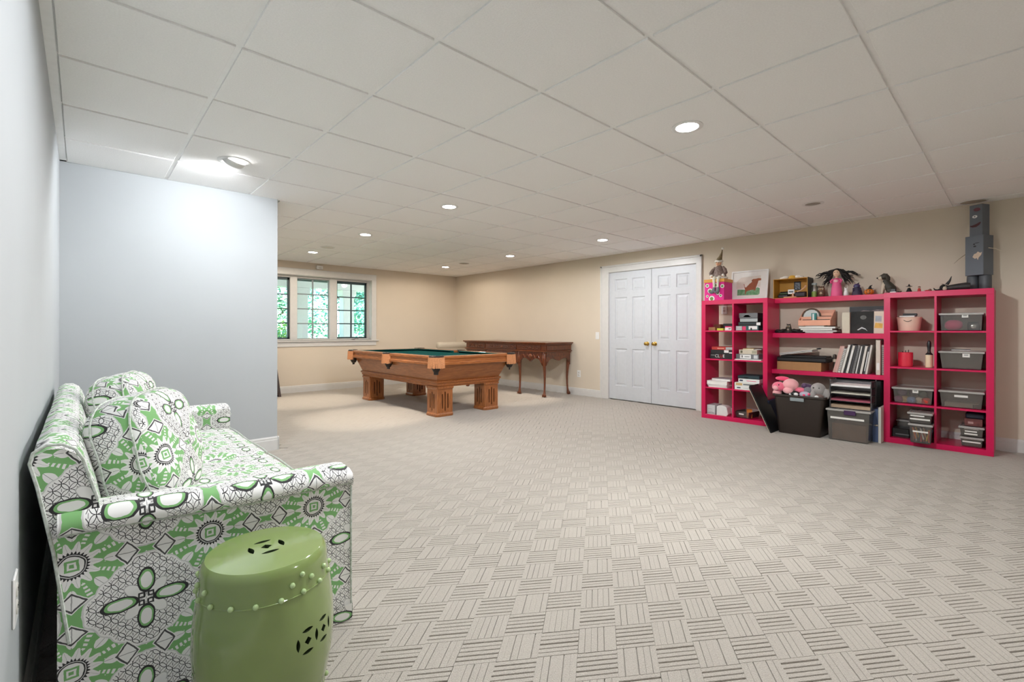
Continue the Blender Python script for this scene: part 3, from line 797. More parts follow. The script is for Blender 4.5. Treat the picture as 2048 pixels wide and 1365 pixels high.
# pockets
def pocket(cx, cy, ang, span):
    # ang: outward direction; span: half angle of the arc
    r = .075; root = ob('pocket', None, pt, (cx, cy, 0))
    g = G(); n = 14; ri = []
    for i in range(n + 1):
        a = ang - span + 2 * span * i / n; c, s_ = math.cos(a), math.sin(a)
        ri.append([((r - .028) * c, (r - .028) * s_, ZT - .008), ((r - .020) * c, (r - .020) * s_, ZT + .007), ((r + .010) * c, (r + .010) * s_, ZT + .008), ((r + .020) * c, (r + .020) * s_, ZT - .002), ((r + .018) * c, (r + .018) * s_, ZT - .026), ((r - .028) * c, (r - .028) * s_, ZT - .026)])
    g.loft(ri); part('leather_rim', g, M_leather, root)
    for i in (.2, .5, .8):
        a = ang - span + 2 * span * i; g = G(); g.ball(((r) * math.cos(a), r * math.sin(a), ZT + .008), (.005, .005, .003), 8, 5); part('rivet', g, M_chrome, root)
    g = G(); ns = int(38 * span / 1.57) + 6
    for i in range(ns):
        a = ang - span + 2 * span * (i + .5) / ns; a2 = a + random.uniform(-.03, .03)
        zb = .625 + random.uniform(-.004, .004); rt_, rb = r + .021, r + .026 + random.uniform(-.003, .004)
        g.tube([(rt_ * math.cos(a), rt_ * math.sin(a), ZT - .012), ((rt_ + .003) * math.cos(a), (rt_ + .003) * math.sin(a), ZT - .07), (rb * math.cos(a2), rb * math.sin(a2), zb)], [.004, .0045, .0042], 5)
    part('fringe', g, M_fringe, root)
    g = G(); w_ = .052; dx, dy = math.cos(ang) * .012, math.sin(ang) * .012
    g.lathe([(.060, ZT - .03), (.058, ZT - .10), (.050, ZT - .16), (.030, ZT - .195), (.006, ZT - .20)], 16, (dx, dy, 0)); part('leather_bag', g, M_leather, root)
    g = G(); g.M = Matrix.Translation((dx, dy, 0)) @ Matrix.Rotation(ang, 4, 'Z'); g.box(-.008, .012, -.028, .028, ZT - .225, ZT - .185, .004); part('bag_tab', g, M_leather, root, smooth=0)
d_ = .056
for sx in (-1, 1):
    for sy in (-1, 1): pocket(sx * (HX - d_), sy * (HY - d_), math.atan2(sy, sx), R(100))
    pocket(sx * (HX - .045), 0, 0 if sx > 0 else math.pi, R(78))
g = G(); g.box(-.028, .028, -1.140, -1.132, .648, .660); part('name_plate', g, M_brass, pt, smooth=0)

# ================================================================== carved desk
MAH = mat('carved_mahogany', '#7a3f1e', .3, noise=.4, nscale=14, stretch=(6, 2, 6), col2='#4a2411', coat=.4)
MAHC = mat('carved_mahogany_relief', '#6e371a', .35, noise=.5, nscale=30, col2='#3d1d0e', coat=.3, bump=1.0, bscale=55)
dk = thing('carved_desk', 'carved dark wooden desk on cabriole legs against the wall behind the pool table', 'desk', (5.945, 5.81, 0))
dx0, dx1, dy0, dy1 = -.325, .325, -1.06, 1.06
def rc(k, z): return [(dx0 - k, dy0 - k, z), (dx1 + min(k, 0), dy0 - k, z), (dx1 + min(k, 0), dy1 + k, z), (dx0 - k, dy1 + k, z)]
g = G(); g.loft([rc(.0, .842), rc(.008, .846), rc(.012, .856), (rc(.026, .866)), rc(.034, .872), rc(.036, .884), rc(.032, .888)]); part('top', g, MAH, dk, smooth=15)
g = G(); g.box(dx0 + .012, dx1, dy0 + .012, dy1 - .012, .705, .843); part('carcass', g, MAH, dk, smooth=0)
g = G(); g.loft([rc(-.004, .728), rc(.010, .734), rc(.014, .742), rc(.004, .750), rc(-.006, .752)]); part('waist_moulding', g, MAH, dk, smooth=15)
legY = [-1.005, -.425, .42, 1.005]
for a, b in zip(legY, legY[1:]):
    d = ob('drawer', None, dk)
    g = G(); g.box(dx0 - .002, dx0 + .02, a + .055, b - .055, .757, .838, .004); part('drawer_front', g, MAHC, d, smooth=0)
    ym_ = (a + b) / 2
    g = G()
    for s_ in (-1, 1):
        for q in (.35, .75):
            yy = ym_ + s_ * q * ((b - a) / 2 - .06); pts = [(dx0 - .005, yy + s_ * .030 * math.cos(t_) * (1 - t_ / 9), .797 + .026 * math.sin(t_) * (1 - t_ / 9)) for t_ in [k * .45 for k in range(16)]]
            g.tube(pts, .005, 6)
    g.ball((dx0 - .004, ym_, .797), (.008, .03, .022), 12, 7); part('carved_scroll', g, MAH, d)
    # scalloped apron
    poly = [(a + .02, .73)]; w_ = b - a
    for k in range(25):
        f = k / 24; y = a + .02 + (w_ - .04) * f; q = abs(f - .5) * 2
        z = .60 + .035 * math.cos(q * math.pi * 2.0) * (1 if q > .5 else -1) * .6 - (.030 if q > .93 else 0)
        z = .585 + .040 * (1 - math.cos(2 * math.pi * q)) / 2 - .018 * max(0, 1 - q * 5) - .075 * max(0, (q - .80) / .2)
        poly.append((y, z))
    poly.append((b - .02, .73))
    g = G(); g.prism(poly, lambda y, z: (dx0 + .004, y, z), lambda y, z: (dx0 + .026, y, z)); ap = part('apron', g, MAHC, dk, smooth=0)
    g = G(); g.ball((dx0 + .002, ym_, .655), (.014, .045, .04), 12, 8)
    for s_ in (-1, 1):
        g.tube([(dx0 + .002, ym_ + s_ * (.05 + .012 * k), .655 + .030 * math.sin(k * .8)) for k in range(int((w_ / 2 - .1) / .012))], .007, 6)
    part('carved_leaf', g, MAH, ap)
for y in (dy0 + .004, dy1 - .026):
    poly = [(dx0 + .03, .73)] + [(dx0 + .03 + (dx1 - dx0 - .06) * k / 24, .585 + .040 * (1 - math.cos(2 * math.pi * abs(k / 24 - .5) * 2)) / 2 - .075 * max(0, (abs(k / 24 - .5) * 2 - .8) / .2)) for k in range(25)] + [(dx1 - .03, .73)]
    g = G(); g.prism(poly, lambda x, z: (x, y, z), lambda x, z: (x, y + .022, z)); part('side_apron', g, MAHC, dk, smooth=0)
g = G(); g.box(dx0 + .04, dx1 - .04, dy0 - .002, dy0 + .02, .757, .838, .004); part('side_panel', g, MAHC, dk, smooth=0)
def cabriole(x, y, ox_, oy_):
    g = G(); zz = [.74, .70, .64, .58, .50, .42, .30, .18, .10, .055, .03]
    of = [0, .002, .012, .018, .010, .0, -.008, -.004, .004, .012, .016]; rr_ = [.036, .038, .040, .036, .028, .024, .019, .016, .016, .022, .028]
    g.tube([(x + ox_ * o, y + oy_ * o, z) for o, z in zip(of, zz)], rr_, 10)
    l_ = part('leg', g, MAH, dk, smooth=60)
    g = G(); g.ball((x + ox_ * .012, y + oy_ * .012, .60), (.026, .026, .05), 10, 7); g.ball((x + ox_ * .018, y + oy_ * .018, .55), (.018, .018, .035), 10, 7); part('carved_knee', g, MAHC, l_)
    g = G(); cx, cy = x + ox_ * .018, y + oy_ * .018; g.ball((cx, cy, .022), (.028, .028, .022), 12, 8)
    for k in range(5):
        a = math.atan2(oy_, ox_) + (k - 2) * .62; g.tube([(cx + .012 * math.cos(a), cy + .012 * math.sin(a), .055), (cx + .030 * math.cos(a), cy + .030 * math.sin(a), .034), (cx + .034 * math.cos(a), cy + .034 * math.sin(a), .006)], [.008, .009, .005], 6)
    part('claw_foot', g, MAH, l_)
for y in legY: cabriole(dx0 + .045, y, -1, -.5 if y < 0 else .5)
for y in (legY[0], legY[3]): cabriole(dx1 - .045, y, .35, -.8 if y < 0 else .8)

# ================================================================== beige chair behind the pool table
M_beige = mat('beige_upholstery', '#c9bfae', .9, bump=.2, bscale=300)
ch = thing('upholstered_chair', 'beige upholstered chair in the far corner, its rounded back showing over the pool table', 'chair', (5.80, 7.50, 0))
g = G(); n = 20; rings = []
for i, x in enumerate((-.39, -.375, -.34, 0, .34, .375, .39)):
    k = (.55, .85, 1, 1, 1, .85, .55)[i]; rings.append([(x, .04 + .075 * k * math.cos(2 * math.pi * j / n), .775 + .070 * k * math.sin(2 * math.pi * j / n)) for j in range(n)])
g.loft(rings); part('rolled_back', g, M_beige, ch, smooth=50)
g = G(); g.box(-.36, .36, 0, .09, .30, .77, .02); part('back_panel', g, M_beige, ch, smooth=0)
g = G(); g.box(-.37, .37, -.50, .06, .26, .44, .04); part('seat', g, M_beige, ch, smooth=0)
for x in (-.32, .32):
    for y in (-.44, .02): g = G(); g.lathe([(.015, 0), (.024, .27)], 10, (x, y, 0)); part('leg', g, M_leather, ch)

# ================================================================== dark cue rack beside the window wall
M_dkwood = wood('dark_walnut', '#3a231a', '#22140f', (10, 10, 1))
t = thing('cue_rack', 'dark wooden floor stand half hidden behind the grey partition corner', 'cue rack', (2.24, 7.86, 0))
for s_ in (-1, 1):
    g = G(); g.loft([[(s_ * .245, -.16, 0), (s_ * .285, -.16, 0), (s_ * .285, .16, 0), (s_ * .245, .16, 0)], [(s_ * .20, .02, .86), (s_ * .222, .02, .86), (s_ * .222, .14, .86), (s_ * .20, .14, .86)]]); part('side_upright', g, M_dkwood, t, smooth=0)
g = G(); g.box(-.25, .25, -.15, .15, .03, .07); part('base_shelf', g, M_dkwood, t, smooth=0)
g = G(); g.box(-.205, .205, .06, .13, .80, .84); part('cue_rail', g, M_dkwood, t, smooth=0)

# ================================================================== pink cube shelves and wall shelves
def cube_unit(label, xf, y0, y1):
    # y0 < y1; front at xf
    D_ = .385; H_ = 1.457; f = .048; d = .016
    t = thing('cube_shelf', label, 'shelf unit', (xf + D_ / 2, (y0 + y1) / 2, 0)); w = (y1 - y0) / 2; x0, x1 = -D_ / 2, D_ / 2
    g = G(); g.box(x0, x1, -w, w, H_ - .052, H_, .0015); part('top_panel', g, M_pink, t, smooth=0)
    g = G(); g.box(x0, x1, -w, w, 0, .050, .0015); part('bottom_panel', g, M_pink, t, smooth=0)
    for s_ in (-1, 1): g = G(); g.box(x0 + .0005, x1, s_ * w, s_ * (w - f), .050, H_ - .052); part('side_panel', g, M_pink, t, smooth=0)
    g = G(); g.box(x0 + .002, x1, -d / 2, d / 2, .050, H_ - .052); part('divider', g, M_pink, t, smooth=0)
    for z in (.381, .731, 1.078):
        for s_ in (-1, 1): g = G(); g.box(x0 + .003, x1, s_ * d / 2, s_ * (w - f), z - d / 2, z + d / 2); part('shelf_board', g, M_pink, t, smooth=0)
    return t
cube_unit('tall pink eight-cube shelf beside the white double doors', 5.845, 1.520, 2.283)
cube_unit('tall pink eight-cube shelf at the right, standing under the grey robot', 5.922, -.262, .490)
def wall_shelf(label, xf, z0, z1):
    g = G(); g.box(-(XR - xf) / 2, (XR - xf) / 2, -.5135, .5135, 0, z1 - z0, .0015)
    ob('wall_shelf', g.mesh('wall_shelf', M_pink, 0), None, ((XR + xf) / 2, 1.0055, z0), label=label, cat='shelf')
wall_shelf('top pink shelf board between the cube units, holding the dolls', 6.07, 1.404, 1.458)
wall_shelf('middle pink shelf board holding the peach letter rack', 6.00, 1.006, 1.059)
wall_shelf('lowest pink shelf board holding the leaning row of books', 5.98, .597, .644)

# ---- generic pieces
def c_(name, h, **k): return mat(name, h, k.pop('rough', .55), **k)
def crate(name, label, cat, xf, y0, y1, z0, z1, depth, m, rz=0, b=.0015, group=None, print_=None):
    """a closed box standing on z0 whose front face is at xf, plus printed patches on its front: (ya, yb, za, zb, material) in front-face fractions"""
    t = thing(name, label, cat, (xf + depth / 2, (y0 + y1) / 2, z0), rz, group); w, h = (y1 - y0) / 2, z1 - z0
    g = G(); g.box(-depth / 2, depth / 2, -w, w, 0, h, b); part('body', g, m, t, smooth=0)
    for (fa, fb, za, zb, pm) in (print_ or []):
        # fa, fb run from left to right as seen from the room
        g = G(); g.box(-depth / 2 - .0008, -depth / 2 + .001, w - 2 * w * fa, w - 2 * w * fb, h * za, h * zb); part('printed_panel', g, pm, t, smooth=0)
    return t
def flatbook(label, xf, y0, y1, z0, th, depth, cover, rz=0, cat='book', name='book'):
    t = thing(name, label, cat, (xf + depth / 2, (y0 + y1) / 2, z0), rz); w = (y1 - y0) / 2; e = min(.0025, th * .22)
    g = G(); g.box(-depth / 2, depth / 2, -w, w, 0, e); g.box(-depth / 2, depth / 2, -w, w, th - e, th); g.box(depth / 2 - .004, depth / 2, -w, w, 0, th); part('cover', g, cover, t, smooth=0)
    g = G(); g.box(-depth / 2 + .003, depth / 2 - .004, -w + .003, w - .003, e, th - e); part('pages', g, M_paper, t, smooth=0)
    return t
WH = c_('print_white', '#e4e4e2'); BK = c_('box_black', '#17181a', rough=.4); RD = c_('box_red', '#b8322c'); GY = c_('box_grey', '#6d7072'); SV = c_('box_silver', '#a9b0b0', rough=.35)
CR = c_('box_cream', '#cfc6b2'); TL = c_('case_teal', '#22393f'); TN = c_('box_tan', '#a8794f'); YG = c_('box_lime', '#c4cf45'); PK = c_('print_pink', '#d6386a'); BR = c_('box_brown', '#7a3f2c'); LG_ = c_('light_grey_card', '#c7cacb'); NV = c_('navy_cloth', '#27324f'); OR = c_('orange_paper', '#d98232'); CB = c_('cardboard', '#a97b4c', noise=.08)
Z1, Z2, Z3, Z4 = 1.086, .739, .389, .050       # upper faces of the cube floors

# ---------------- left unit, top row
crate('small_box', 'small tan cardboard box in the top left cube of the left shelf', 'box', 5.90, 2.139, 2.221, Z1, 1.127, .09, TN)
crate('small_box', 'small brown box behind the tan box in the top left cube', 'box', 6.03, 2.13, 2.21, Z1, 1.165, .09, BR)
crate('small_box', 'small lime yellow box in the top left cube of the left shelf', 'box', 5.90, 2.041, 2.115, Z1, 1.114, .08, YG)
crate('small_box', 'small white box with a pink top edge in the top left cube', 'box', 5.885, 1.934, 2.011, Z1, 1.138, .09, WH, print_=[(0, 1, .72, 1, PK), (.55, .9, .3, .55, GY)])
crate('flat_case', 'flat black case lying behind the small boxes in the top left cube', 'case', 6.03, 1.925, 2.095, Z1, 1.172, .15, BK)
crate('board_game_box', 'red, white and teal board game box at the bottom of a stack', 'board game', 5.89, 1.632, 1.888, Z1, 1.141, .28, c_('game_teal', '#2d5a5a'), print_=[(.02, .28, .05, .95, LG_), (.30, .46, .1, .9, PK), (.58, .95, .25, .95, WH), (.66, .72, .05, .6, BK)])
crate('board_game_box', 'black board game box with a white tag, second in its stack', 'board game', 5.895, 1.605, 1.858, 1.141, 1.187, .28, BK, print_=[(.05, .75, .55, .75, TL), (.80, .97, .15, .85, WH)])
crate('board_game_box', 'silver grey box, third in the game stack of the left shelf', 'board game', 5.90, 1.645, 1.842, 1.187, 1.232, .26, c_('game_dark', '#1d2022'), print_=[(0, 1, .08, .92, SV)])
crate('board_game_box', 'dark grey box with white lettering on top of the game stack', 'board game', 5.90, 1.645, 1.850, 1.232, 1.292, .26, c_('game_slate', '#2a2e31'), print_=[(0, 1, .05, .98, GY), (.25, .62, .2, .42, WH), (.3, .55, .42, .6, WH)])
# ---------------- left unit, second row
cl = crate('board_game_box', 'black board game box with white and red CLUE lettering', 'board game', 5.895, 1.925, 2.200, Z2, .805, .28, BK, print_=[(.05, .22, .62, .70, SV)])
lettering('CL', .052, WH, cl, (-.1412, .045, .034), sx=.95); lettering('U', .052, c_('clue_red', '#c2202b'), cl, (-.1412, -.002, .034), sx=.95); lettering('E', .052, WH, cl, (-.1412, -.033, .034), sx=.95)
crate('board_game_box', 'black board game box with white tags above the CLUE box', 'board game', 5.90, 1.925, 2.195, .805, .850, .28, c_('game_black2', '#1b1c1e'), print_=[(.62, .82, .25, .95, WH), (.84, .97, .1, .4, WH)])
crate('board_game_box', 'red board game box with a grey end on top of the black ones', 'board game', 5.895, 1.925, 2.178, .850, .886, .26, RD, print_=[(.68, 1.0, .1, .95, SV), (.28, .6, .35, .6, c_('print_peach', '#e3b29a'))])
flatbook('thin white pad under the grey box in the second row of the left shelf', 5.855, 1.590, 1.888, Z2, .011, .30, WH, name='writing_pad', cat='pad')
crate('board_game_box', 'grey board game box with a white label and round emblem', 'board game', 5.895, 1.628, 1.886, .750, .808, .27, GY, print_=[(.18, .66, .12, .9, WH), (.26, .30, .3, .75, BK), (.38, .6, .42, .55, GY), (.78, .95, .15, .85, LG_)])
crate('board_game_box', 'beige board game box above the grey one', 'board game', 5.90, 1.650, 1.852, .808, .860, .25, CR, print_=[(.08, .2, .25, .8, c_('print_olive', '#6b664f')), (.72, .98, .2, .85, c_('print_khaki', '#a39f89'))])
flatbook('small yellow edged book on top of the beige game box', 5.91, 1.700, 1.820, .860, .013, .16, c_('yellow_cover', '#d8c35f'), rz=R(5))
flatbook('flat black notebook lying on the beige game box', 5.93, 1.610, 1.700, .860, .012, .2, BK)
# ---------------- left unit, third row
flatbook('white magazine lying at the bottom of a stack, third row left cube', 5.865, 1.985, 2.212, Z3, .018, .27, WH, rz=R(3)); flatbook('second white magazine of the stack, third row left cube', 5.862, 1.975, 2.215, .407, .018, .27, LG_, rz=R(-2))
flatbook('thick white book in the middle of the stack, third row left cube', 5.857, 1.985, 2.228, .425, .044, .26, WH, rz=R(4)); flatbook('grey patterned book on top of the stack, third row left cube', 5.90, 1.940, 2.176, .469, .026, .24, c_('book_grey_print', '#b9b9bd', noise=.25, nscale=60), rz=R(-5))
crate('board_game_box', 'long white box at the bottom of the third row right cube', 'board game', 5.848, 1.610, 1.882, Z3, .432, .30, WH, print_=[(.1, .25, .4, .7, NV), (.35, .8, .45, .6, LG_)])
crate('board_game_box', 'white box with tan and black printing, second in the third row right cube', 'board game', 5.852, 1.625, 1.884, .432, .474, .30, c_('box_white2', '#dcdbd6'), print_=[(.06, .34, .2, .85, c_('print_tan', '#c9a874')), (.38, .92, .35, .7, GY)])
crate('board_game_box', 'white box with red lettering lines under the teal case', 'board game', 5.875, 1.615, 1.850, .474, .518, .28, c_('box_white3', '#e0e0de'), print_=[(.06, .22, .35, .75, NV), (.4, .85, .42, .56, PK)])
tc_ = crate('carry_case', 'dark teal carry case on top of the white boxes', 'case', 5.895, 1.622, 1.868, .518, .556, .26, TL, b=.008)
g = G(); g.tube([(-.135, .05, .02), (-.15, .045, .02), (-.15, .005, .02), (-.135, 0, .02)], .004, 6); part('handle', g, BK, tc_)
# ---------------- left unit, bottom row
bx_ = crate('card_box', 'white box with grey lines in the bottom left cube', 'box', 5.875, 2.128, 2.226, Z4, .165, .20, LG_, print_=[(.12, .7, .30, .32, GY), (.12, .6, .55, .57, GY), (.05, .9, .14, .18, BK)])
t = thing('speaker_box', 'white box with clipped upper corners in the bottom left cube', 'box', (5.93, 2.038, Z4)); poly = [(-.068, 0), (.068, 0), (.070, .095), (.045, .122), (-.03, .122), (-.068, .03)]
poly = [(.068, .0), (-.050, 0), (-.068, .028), (-.052, .100), (-.030, .120), (.046, .120), (.066, .104)]
g = G(); g.prism(poly, lambda a, b: (-.055, a, b), lambda a, b: (.055, a, b)); part('body', g, WH, t, smooth=0)
g = G(); g.prism([(a * .9, b * .96 + .002) for a, b in poly], lambda a, b: (-.058, a, b), lambda a, b: (-.05, a, b)); part('front_plate', g, c_('plate_white', '#dddddb'), t, smooth=0)
flatbook('brown folder leaning behind the clipped white box', 6.03, 1.93, 2.0, Z4, .09, .15, BR, name='folder', cat='folder')

# ---- clear bins
CLR = clear('clear_plastic', '#f1efec', thick=.045, rough=.18); CLS = clear('smoky_clear_plastic', '#dcd8d2', thick=.10, rough=.2); LIDM = clear('frosted_lid', '#ece9e4', thick=.5, rough=.25)
M_tag = c_('tag_white', '#eceae4')
def bin_(label, xf, y0, y1, z0, z1, depth, m=CLR, taper=.014, lid=True, tags=(), rz=0, lidm=LIDM):
    t = thing('clear_bin', label, 'storage bin', (xf + depth / 2, (y0 + y1) / 2, z0), rz); w, d, h = (y1 - y0) / 2, depth / 2, z1 - z0; lh = .014 if lid else 0
    def rr(k, z): return [(-d + k, -w + k, z), (d - k, -w + k, z), (d - k, w - k, z), (-d + k, w - k, z)]
    g = G(); k = .0016; hb = h - lh
    g.loft([rr(taper + .010, .0), rr(taper, .006), rr(.008, hb - .012), rr(.003, hb - .010), rr(.003, hb), rr(.003 + k, hb), rr(.008 + k, hb - .012), rr(taper + k, .0075), rr(taper + .010 + k, .002)])
    part('tub', g, m, t, smooth=20)
    if lid:
        g = G(); g.loft([rr(.0, hb - .008), rr(-.002, hb - .004), rr(-.002, hb + .006), rr(.004, hb + .010), rr(.012, hb + .010), rr(.016, hb + .006), rr(.02, hb + .006)]); part('lid', g, lidm, t, smooth=20)
    for (fa, fb, za, zb) in tags:
        x_at = lambda z: -d + (taper + (.008 - taper) * min(1, z / hb)) - .0012
        ya, yb = w - 2 * w * fa, w - 2 * w * fb; za, zb = za * h, zb * h
        g = G(); g.add([(x_at(za), ya, za), (x_at(za), yb, za), (x_at(zb), yb, zb), (x_at(zb), ya, zb), (x_at(za) + .001, ya, za), (x_at(za) + .001, yb, za), (x_at(zb) + .001, yb, zb), (x_at(zb) + .001, ya, zb)], [(0, 1, 2, 3), (7, 6, 5, 4), (0, 4, 5, 1), (1, 5, 6, 2), (2, 6, 7, 3), (3, 7, 4, 0)])
        tg = part('tag', g, M_tag, t, smooth=0)
        if zb - za > .02:
            g = G(); zc = (za + zb) / 2
            for q in range(4): yy = ya + (yb - ya) * (.25 + q * .14); g.box(x_at(zc) - .0012, x_at(zc) - .0002, yy, yy + (yb - ya) * .09, zc - .005, zc + .005)
            part('tag_writing', g, GY, tg, smooth=0)
    return t
def blob(name, label, cat, x, y, z, rx, ry, rz_, m, seed=0, amp=.12):
    rnd = random.Random(seed); t = thing(name, label, cat, (x, y, z)); g = G(); n, mm = 18, 12; rings = []
    ph = [rnd.uniform(0, 6.28) for _ in range(6)]
    for i in range(mm + 1):
        th = min(max(math.pi * i / mm, .03), math.pi - .03); ring = []
        for j in range(n):
            a = 2 * math.pi * j / n; k = 1 + amp * (math.sin(3 * a + ph[0] + 2 * th) * .5 + math.sin(5 * a - 3 * th + ph[1]) * .35 + math.sin(7 * th + 2 * a + ph[2]) * .3)
            s_ = math.sin(th) ** .7; ring.append((rx * s_ * math.cos(a) * k, ry * s_ * math.sin(a) * k, max(0, rz_ - rz_ * math.cos(th) * (1 + amp * .2 * math.sin(4 * a)))))
        rings.append(ring)
    g.loft(rings); part('body', g, m, t, smooth=60); return t
bin_('open clear bin holding an orange item in the bottom row of the left shelf', 5.87, 1.70, 1.885, Z4, .128, .26, CLR, lid=False, tags=((.30, .62, .52, .72),), rz=R(-9), taper=.018)
crate('paper_packet', 'orange paper packet sticking out of the open clear bin', 'packet', 5.93, 1.735, 1.79, Z4 + .003, .15, .09, OR, rz=R(25))
crate('small_box', 'dark red box behind the open clear bin at the bottom', 'box', 6.10, 1.59, 1.68, Z4, .13, .10, BR)

# ---------------- right unit
def bucket():
    t = thing('bucket', 'peach pink bucket with a thin wire handle in the top row of the right shelf', 'bucket', (6.075, .318, Z1))
    g = G(); P = [(.078, 0), (.080, .004), (.094, .124), (.098, .127), (.098, .132), (.092, .133), (.090, .126), (.076, .008)]
    g.loft([[(r * math.cos(2 * math.pi * j / 36), r * math.sin(2 * math.pi * j / 36), z) for j in range(36)] for r, z in P]); part('tub', g, c_('peach_plastic', '#edccb8', rough=.4), t)
    g = G(); g.tube([(-.097, .030 - .060 * k / 8, .104 - .016 * math.sin(math.pi * k / 8)) for k in range(9)], .0022, 6); part('handle', g, BK, t)
bucket()
crate('notebook', 'white notebook lying across the peach bucket', 'notebook', 6.005, .27, .385, Z1 + .133, Z1 + .146, .14, WH)
crate('notebook', 'black notebook on top of the peach bucket', 'notebook', 6.035, .262, .365, Z1 + .146, Z1 + .168, .12, BK, rz=R(4))
bin_('clear bin with a pink pouch inside, top row of the right shelf', 5.950, -.198, .092, Z1, 1.252, .30, CLR, tags=((.52, .665, .72, .92),))
blob('pouch', 'bright pink pouch inside the top right clear bin', 'pouch', 6.035, .0, Z1 + .004, .05, .062, .048, c_('pouch_pink', '#e2487e', noise=.1), 3, .06)
cm = crate('camera', 'black compact camera inside the top right clear bin', 'camera', 5.995, -.172, -.092, Z1 + .004, 1.165, .06, BK, b=.008); g = G(); g.M = Matrix.Rotation(R(-90), 4, 'Y'); g.lathe([(.018, .028), (.018, .040), (.015, .041), (.001, .041)], 16, (.035, 0, 0)); part('lens', g, M_chrome, cm)
t = thing('mug', 'glossy coral red mug in the second row of the right shelf', 'mug', (6.05, .342, Z2)); P = [(.052, 0), (.056, .004), (.058, .07), (.057, .136), (.055, .138), (.053, .136), (.053, .02), (.001, .012)]
g = G(); g.lathe([(.001, 0)] + P, 32, cap=False); part('cup', g, c_('coral_glaze', '#e5344c', rough=.15, coat=.5), t)
for k in range(3): g = G(); g.tube([(.01 * k - .01, .01 - .012 * k, .02), (.02 * k - .02, .02 - .02 * k, .150 + .006 * k)], .0035, 6); part('pen', g, BK, t)
t = thing('lint_roller', 'lint roller with black handle and cream roll, second row of the right shelf', 'lint roller', (6.01, .166, Z2)); g = G(); g.lathe([(.026, .003), (.0275, .003), (.0275, .122), (.026, .122), (.012, .122)], 24); part('adhesive_roll', g, c_('cream_roll', '#e2cfae'), t)
g = G(); g.lathe([(.025, 0), (.025, .004)], 20); g.lathe([(.028, .121), (.026, .130), (.014, .142), (.011, .16), (.015, .20), (.016, .228), (.011, .248), (.002, .255)], 20); part('handle', g, BK, t)
bin_('grey translucent bin with a white label, second row of the right shelf', 5.948, -.203, .094, Z2, .906, .32, CLS, tags=((.53, .69, .66, .90),), taper=.022)
flatbook('small black packet lying on the lid of the grey translucent bin', 5.99, -.11, .02, .906, .012, .12, c_('packet_black', '#222326', noise=.5, nscale=40, col2='#8a8a8e'), rz=R(6), name='packet', cat='packet')
bin_('clear bin of colourful craft scraps, third row of the right shelf', 5.948, .128, .430, Z3, .546, .31, CLR, tags=((.50, .64, .68, .92),), taper=.018)
for k, (dy, dz, cc_, lb) in enumerate([(.385, .0, '#8d4a72', 'purple'), (.345, .0, '#c9a878', 'tan'), (.29, .0, '#7f93bb', 'blue'), (.235, .0, '#d8c6b4', 'beige'), (.185, .0, '#d2452f', 'red'), (.36, .062, '#63405c', 'plum'), (.21, .060, '#46503f', 'dark green'), (.28, .068, '#54424a', 'maroon')]):
    blob('fabric_scrap', lb + ' fabric scrap inside the craft bin of the right shelf', 'fabric', 5.995 + .02 * (k % 2), dy, Z3 + .004 + dz, .032, .034, .031, c_('scrap%d' % k, cc_, noise=.2, nscale=50), k, .18)
bin_('clear bin holding white paper, third row of the right shelf', 5.948, -.203, .094, Z3, .548, .31, CLS, tags=((.35, .65, .62, .74),), taper=.02)
flatbook('stack of white paper inside the third row right bin', 5.99, -.13, .06, Z3 + .004, .035, .22, WH, name='paper_stack', cat='paper'); flatbook('white board lying on the paper inside the third row bin', 5.985, -.165, .055, Z3 + .039, .007, .22, c_('board_white', '#d7d2c8'), name='board', cat='board')
bin_('tall clear bin of markers jutting out of the bottom left cube of the right shelf', 5.80, .121, .290, Z4, .232, .30, CLR, tags=((.18, .82, .55, .63),), taper=.014)
bin_('shallow clear bin stacked on the marker bin', 5.805, .122, .298, .232, .336, .29, CLR, tags=((.10, .90, .30, .44), (.12, .68, .60, .72)), taper=.014)
MK = ['#d9542f', '#e0b03a', '#e9e6df', '#c23a3a', '#3a3436', '#e2803a', '#7d5a46', '#2f3a52', '#c9a27a', '#b8402e']
for k in range(14):
    t = thing('marker', '%s marker pen inside the tall bin of the right shelf' % ['orange', 'yellow', 'white', 'red', 'black', 'amber', 'brown', 'navy', 'tan', 'crimson', 'pale orange', 'gold', 'cream', 'scarlet'][k], 'marker', (5.845 + .03 * (k // 7), .150 + .018 * (k % 7), Z4 + .010 + .012 * (k % 3)), rot=(R(14 * math.sin(k * 2.1)), R(8), R(10)))
    g = G(); g.lathe([(.006, 0), (.006, .075), (.0035, .08), (.0065, .081), (.0065, .105), (.002, .107)], 10); part('barrel', g, c_('marker%d' % k, MK[k % 10]), t)
crate('device', 'black device with a grey strip at the left of the bottom cube', 'device', 6.0, .308, .436, Z4, .135, .18, BK, b=.004, print_=[(.2, 1.0, .30, .42, GY)])
bin_('clear bin standing behind the black device in the bottom cube', 6.19, .2, .43, Z4, .20, .10, CLS, lid=True, taper=.01)
bin_('low clear bin with one white label at the bottom right', 5.960, -.198, -.045, Z4, .142, .28, CLS, tags=((.12, .88, .42, .56),), taper=.014)
bin_('clear bin with three white label strips at the bottom right', 5.960, -.202, -.040, .142, .236, .28, CLS, tags=((.22, .78, .70, .82), (.24, .72, .44, .56), (.22, .74, .18, .32)), taper=.014)
crate('small_box', 'brownish red box on top of the stacked bins, bottom right cube', 'box', 5.99, -.19, -.075, .236, .300, .2, c_('maroon_box', '#6f3d3a', noise=.4, nscale=40), print_=[(.2, .5, .3, .6, c_('print_rose', '#b08a86'))])
crate('pouch', 'dark navy pouch on top of the brownish red box', 'pouch', 6.0, -.205, -.08, .300, .350, .18, c_('dark_navy', '#161a2c'), b=.01)

# ================================================================== things on the top boards
ZT1 = 1.457
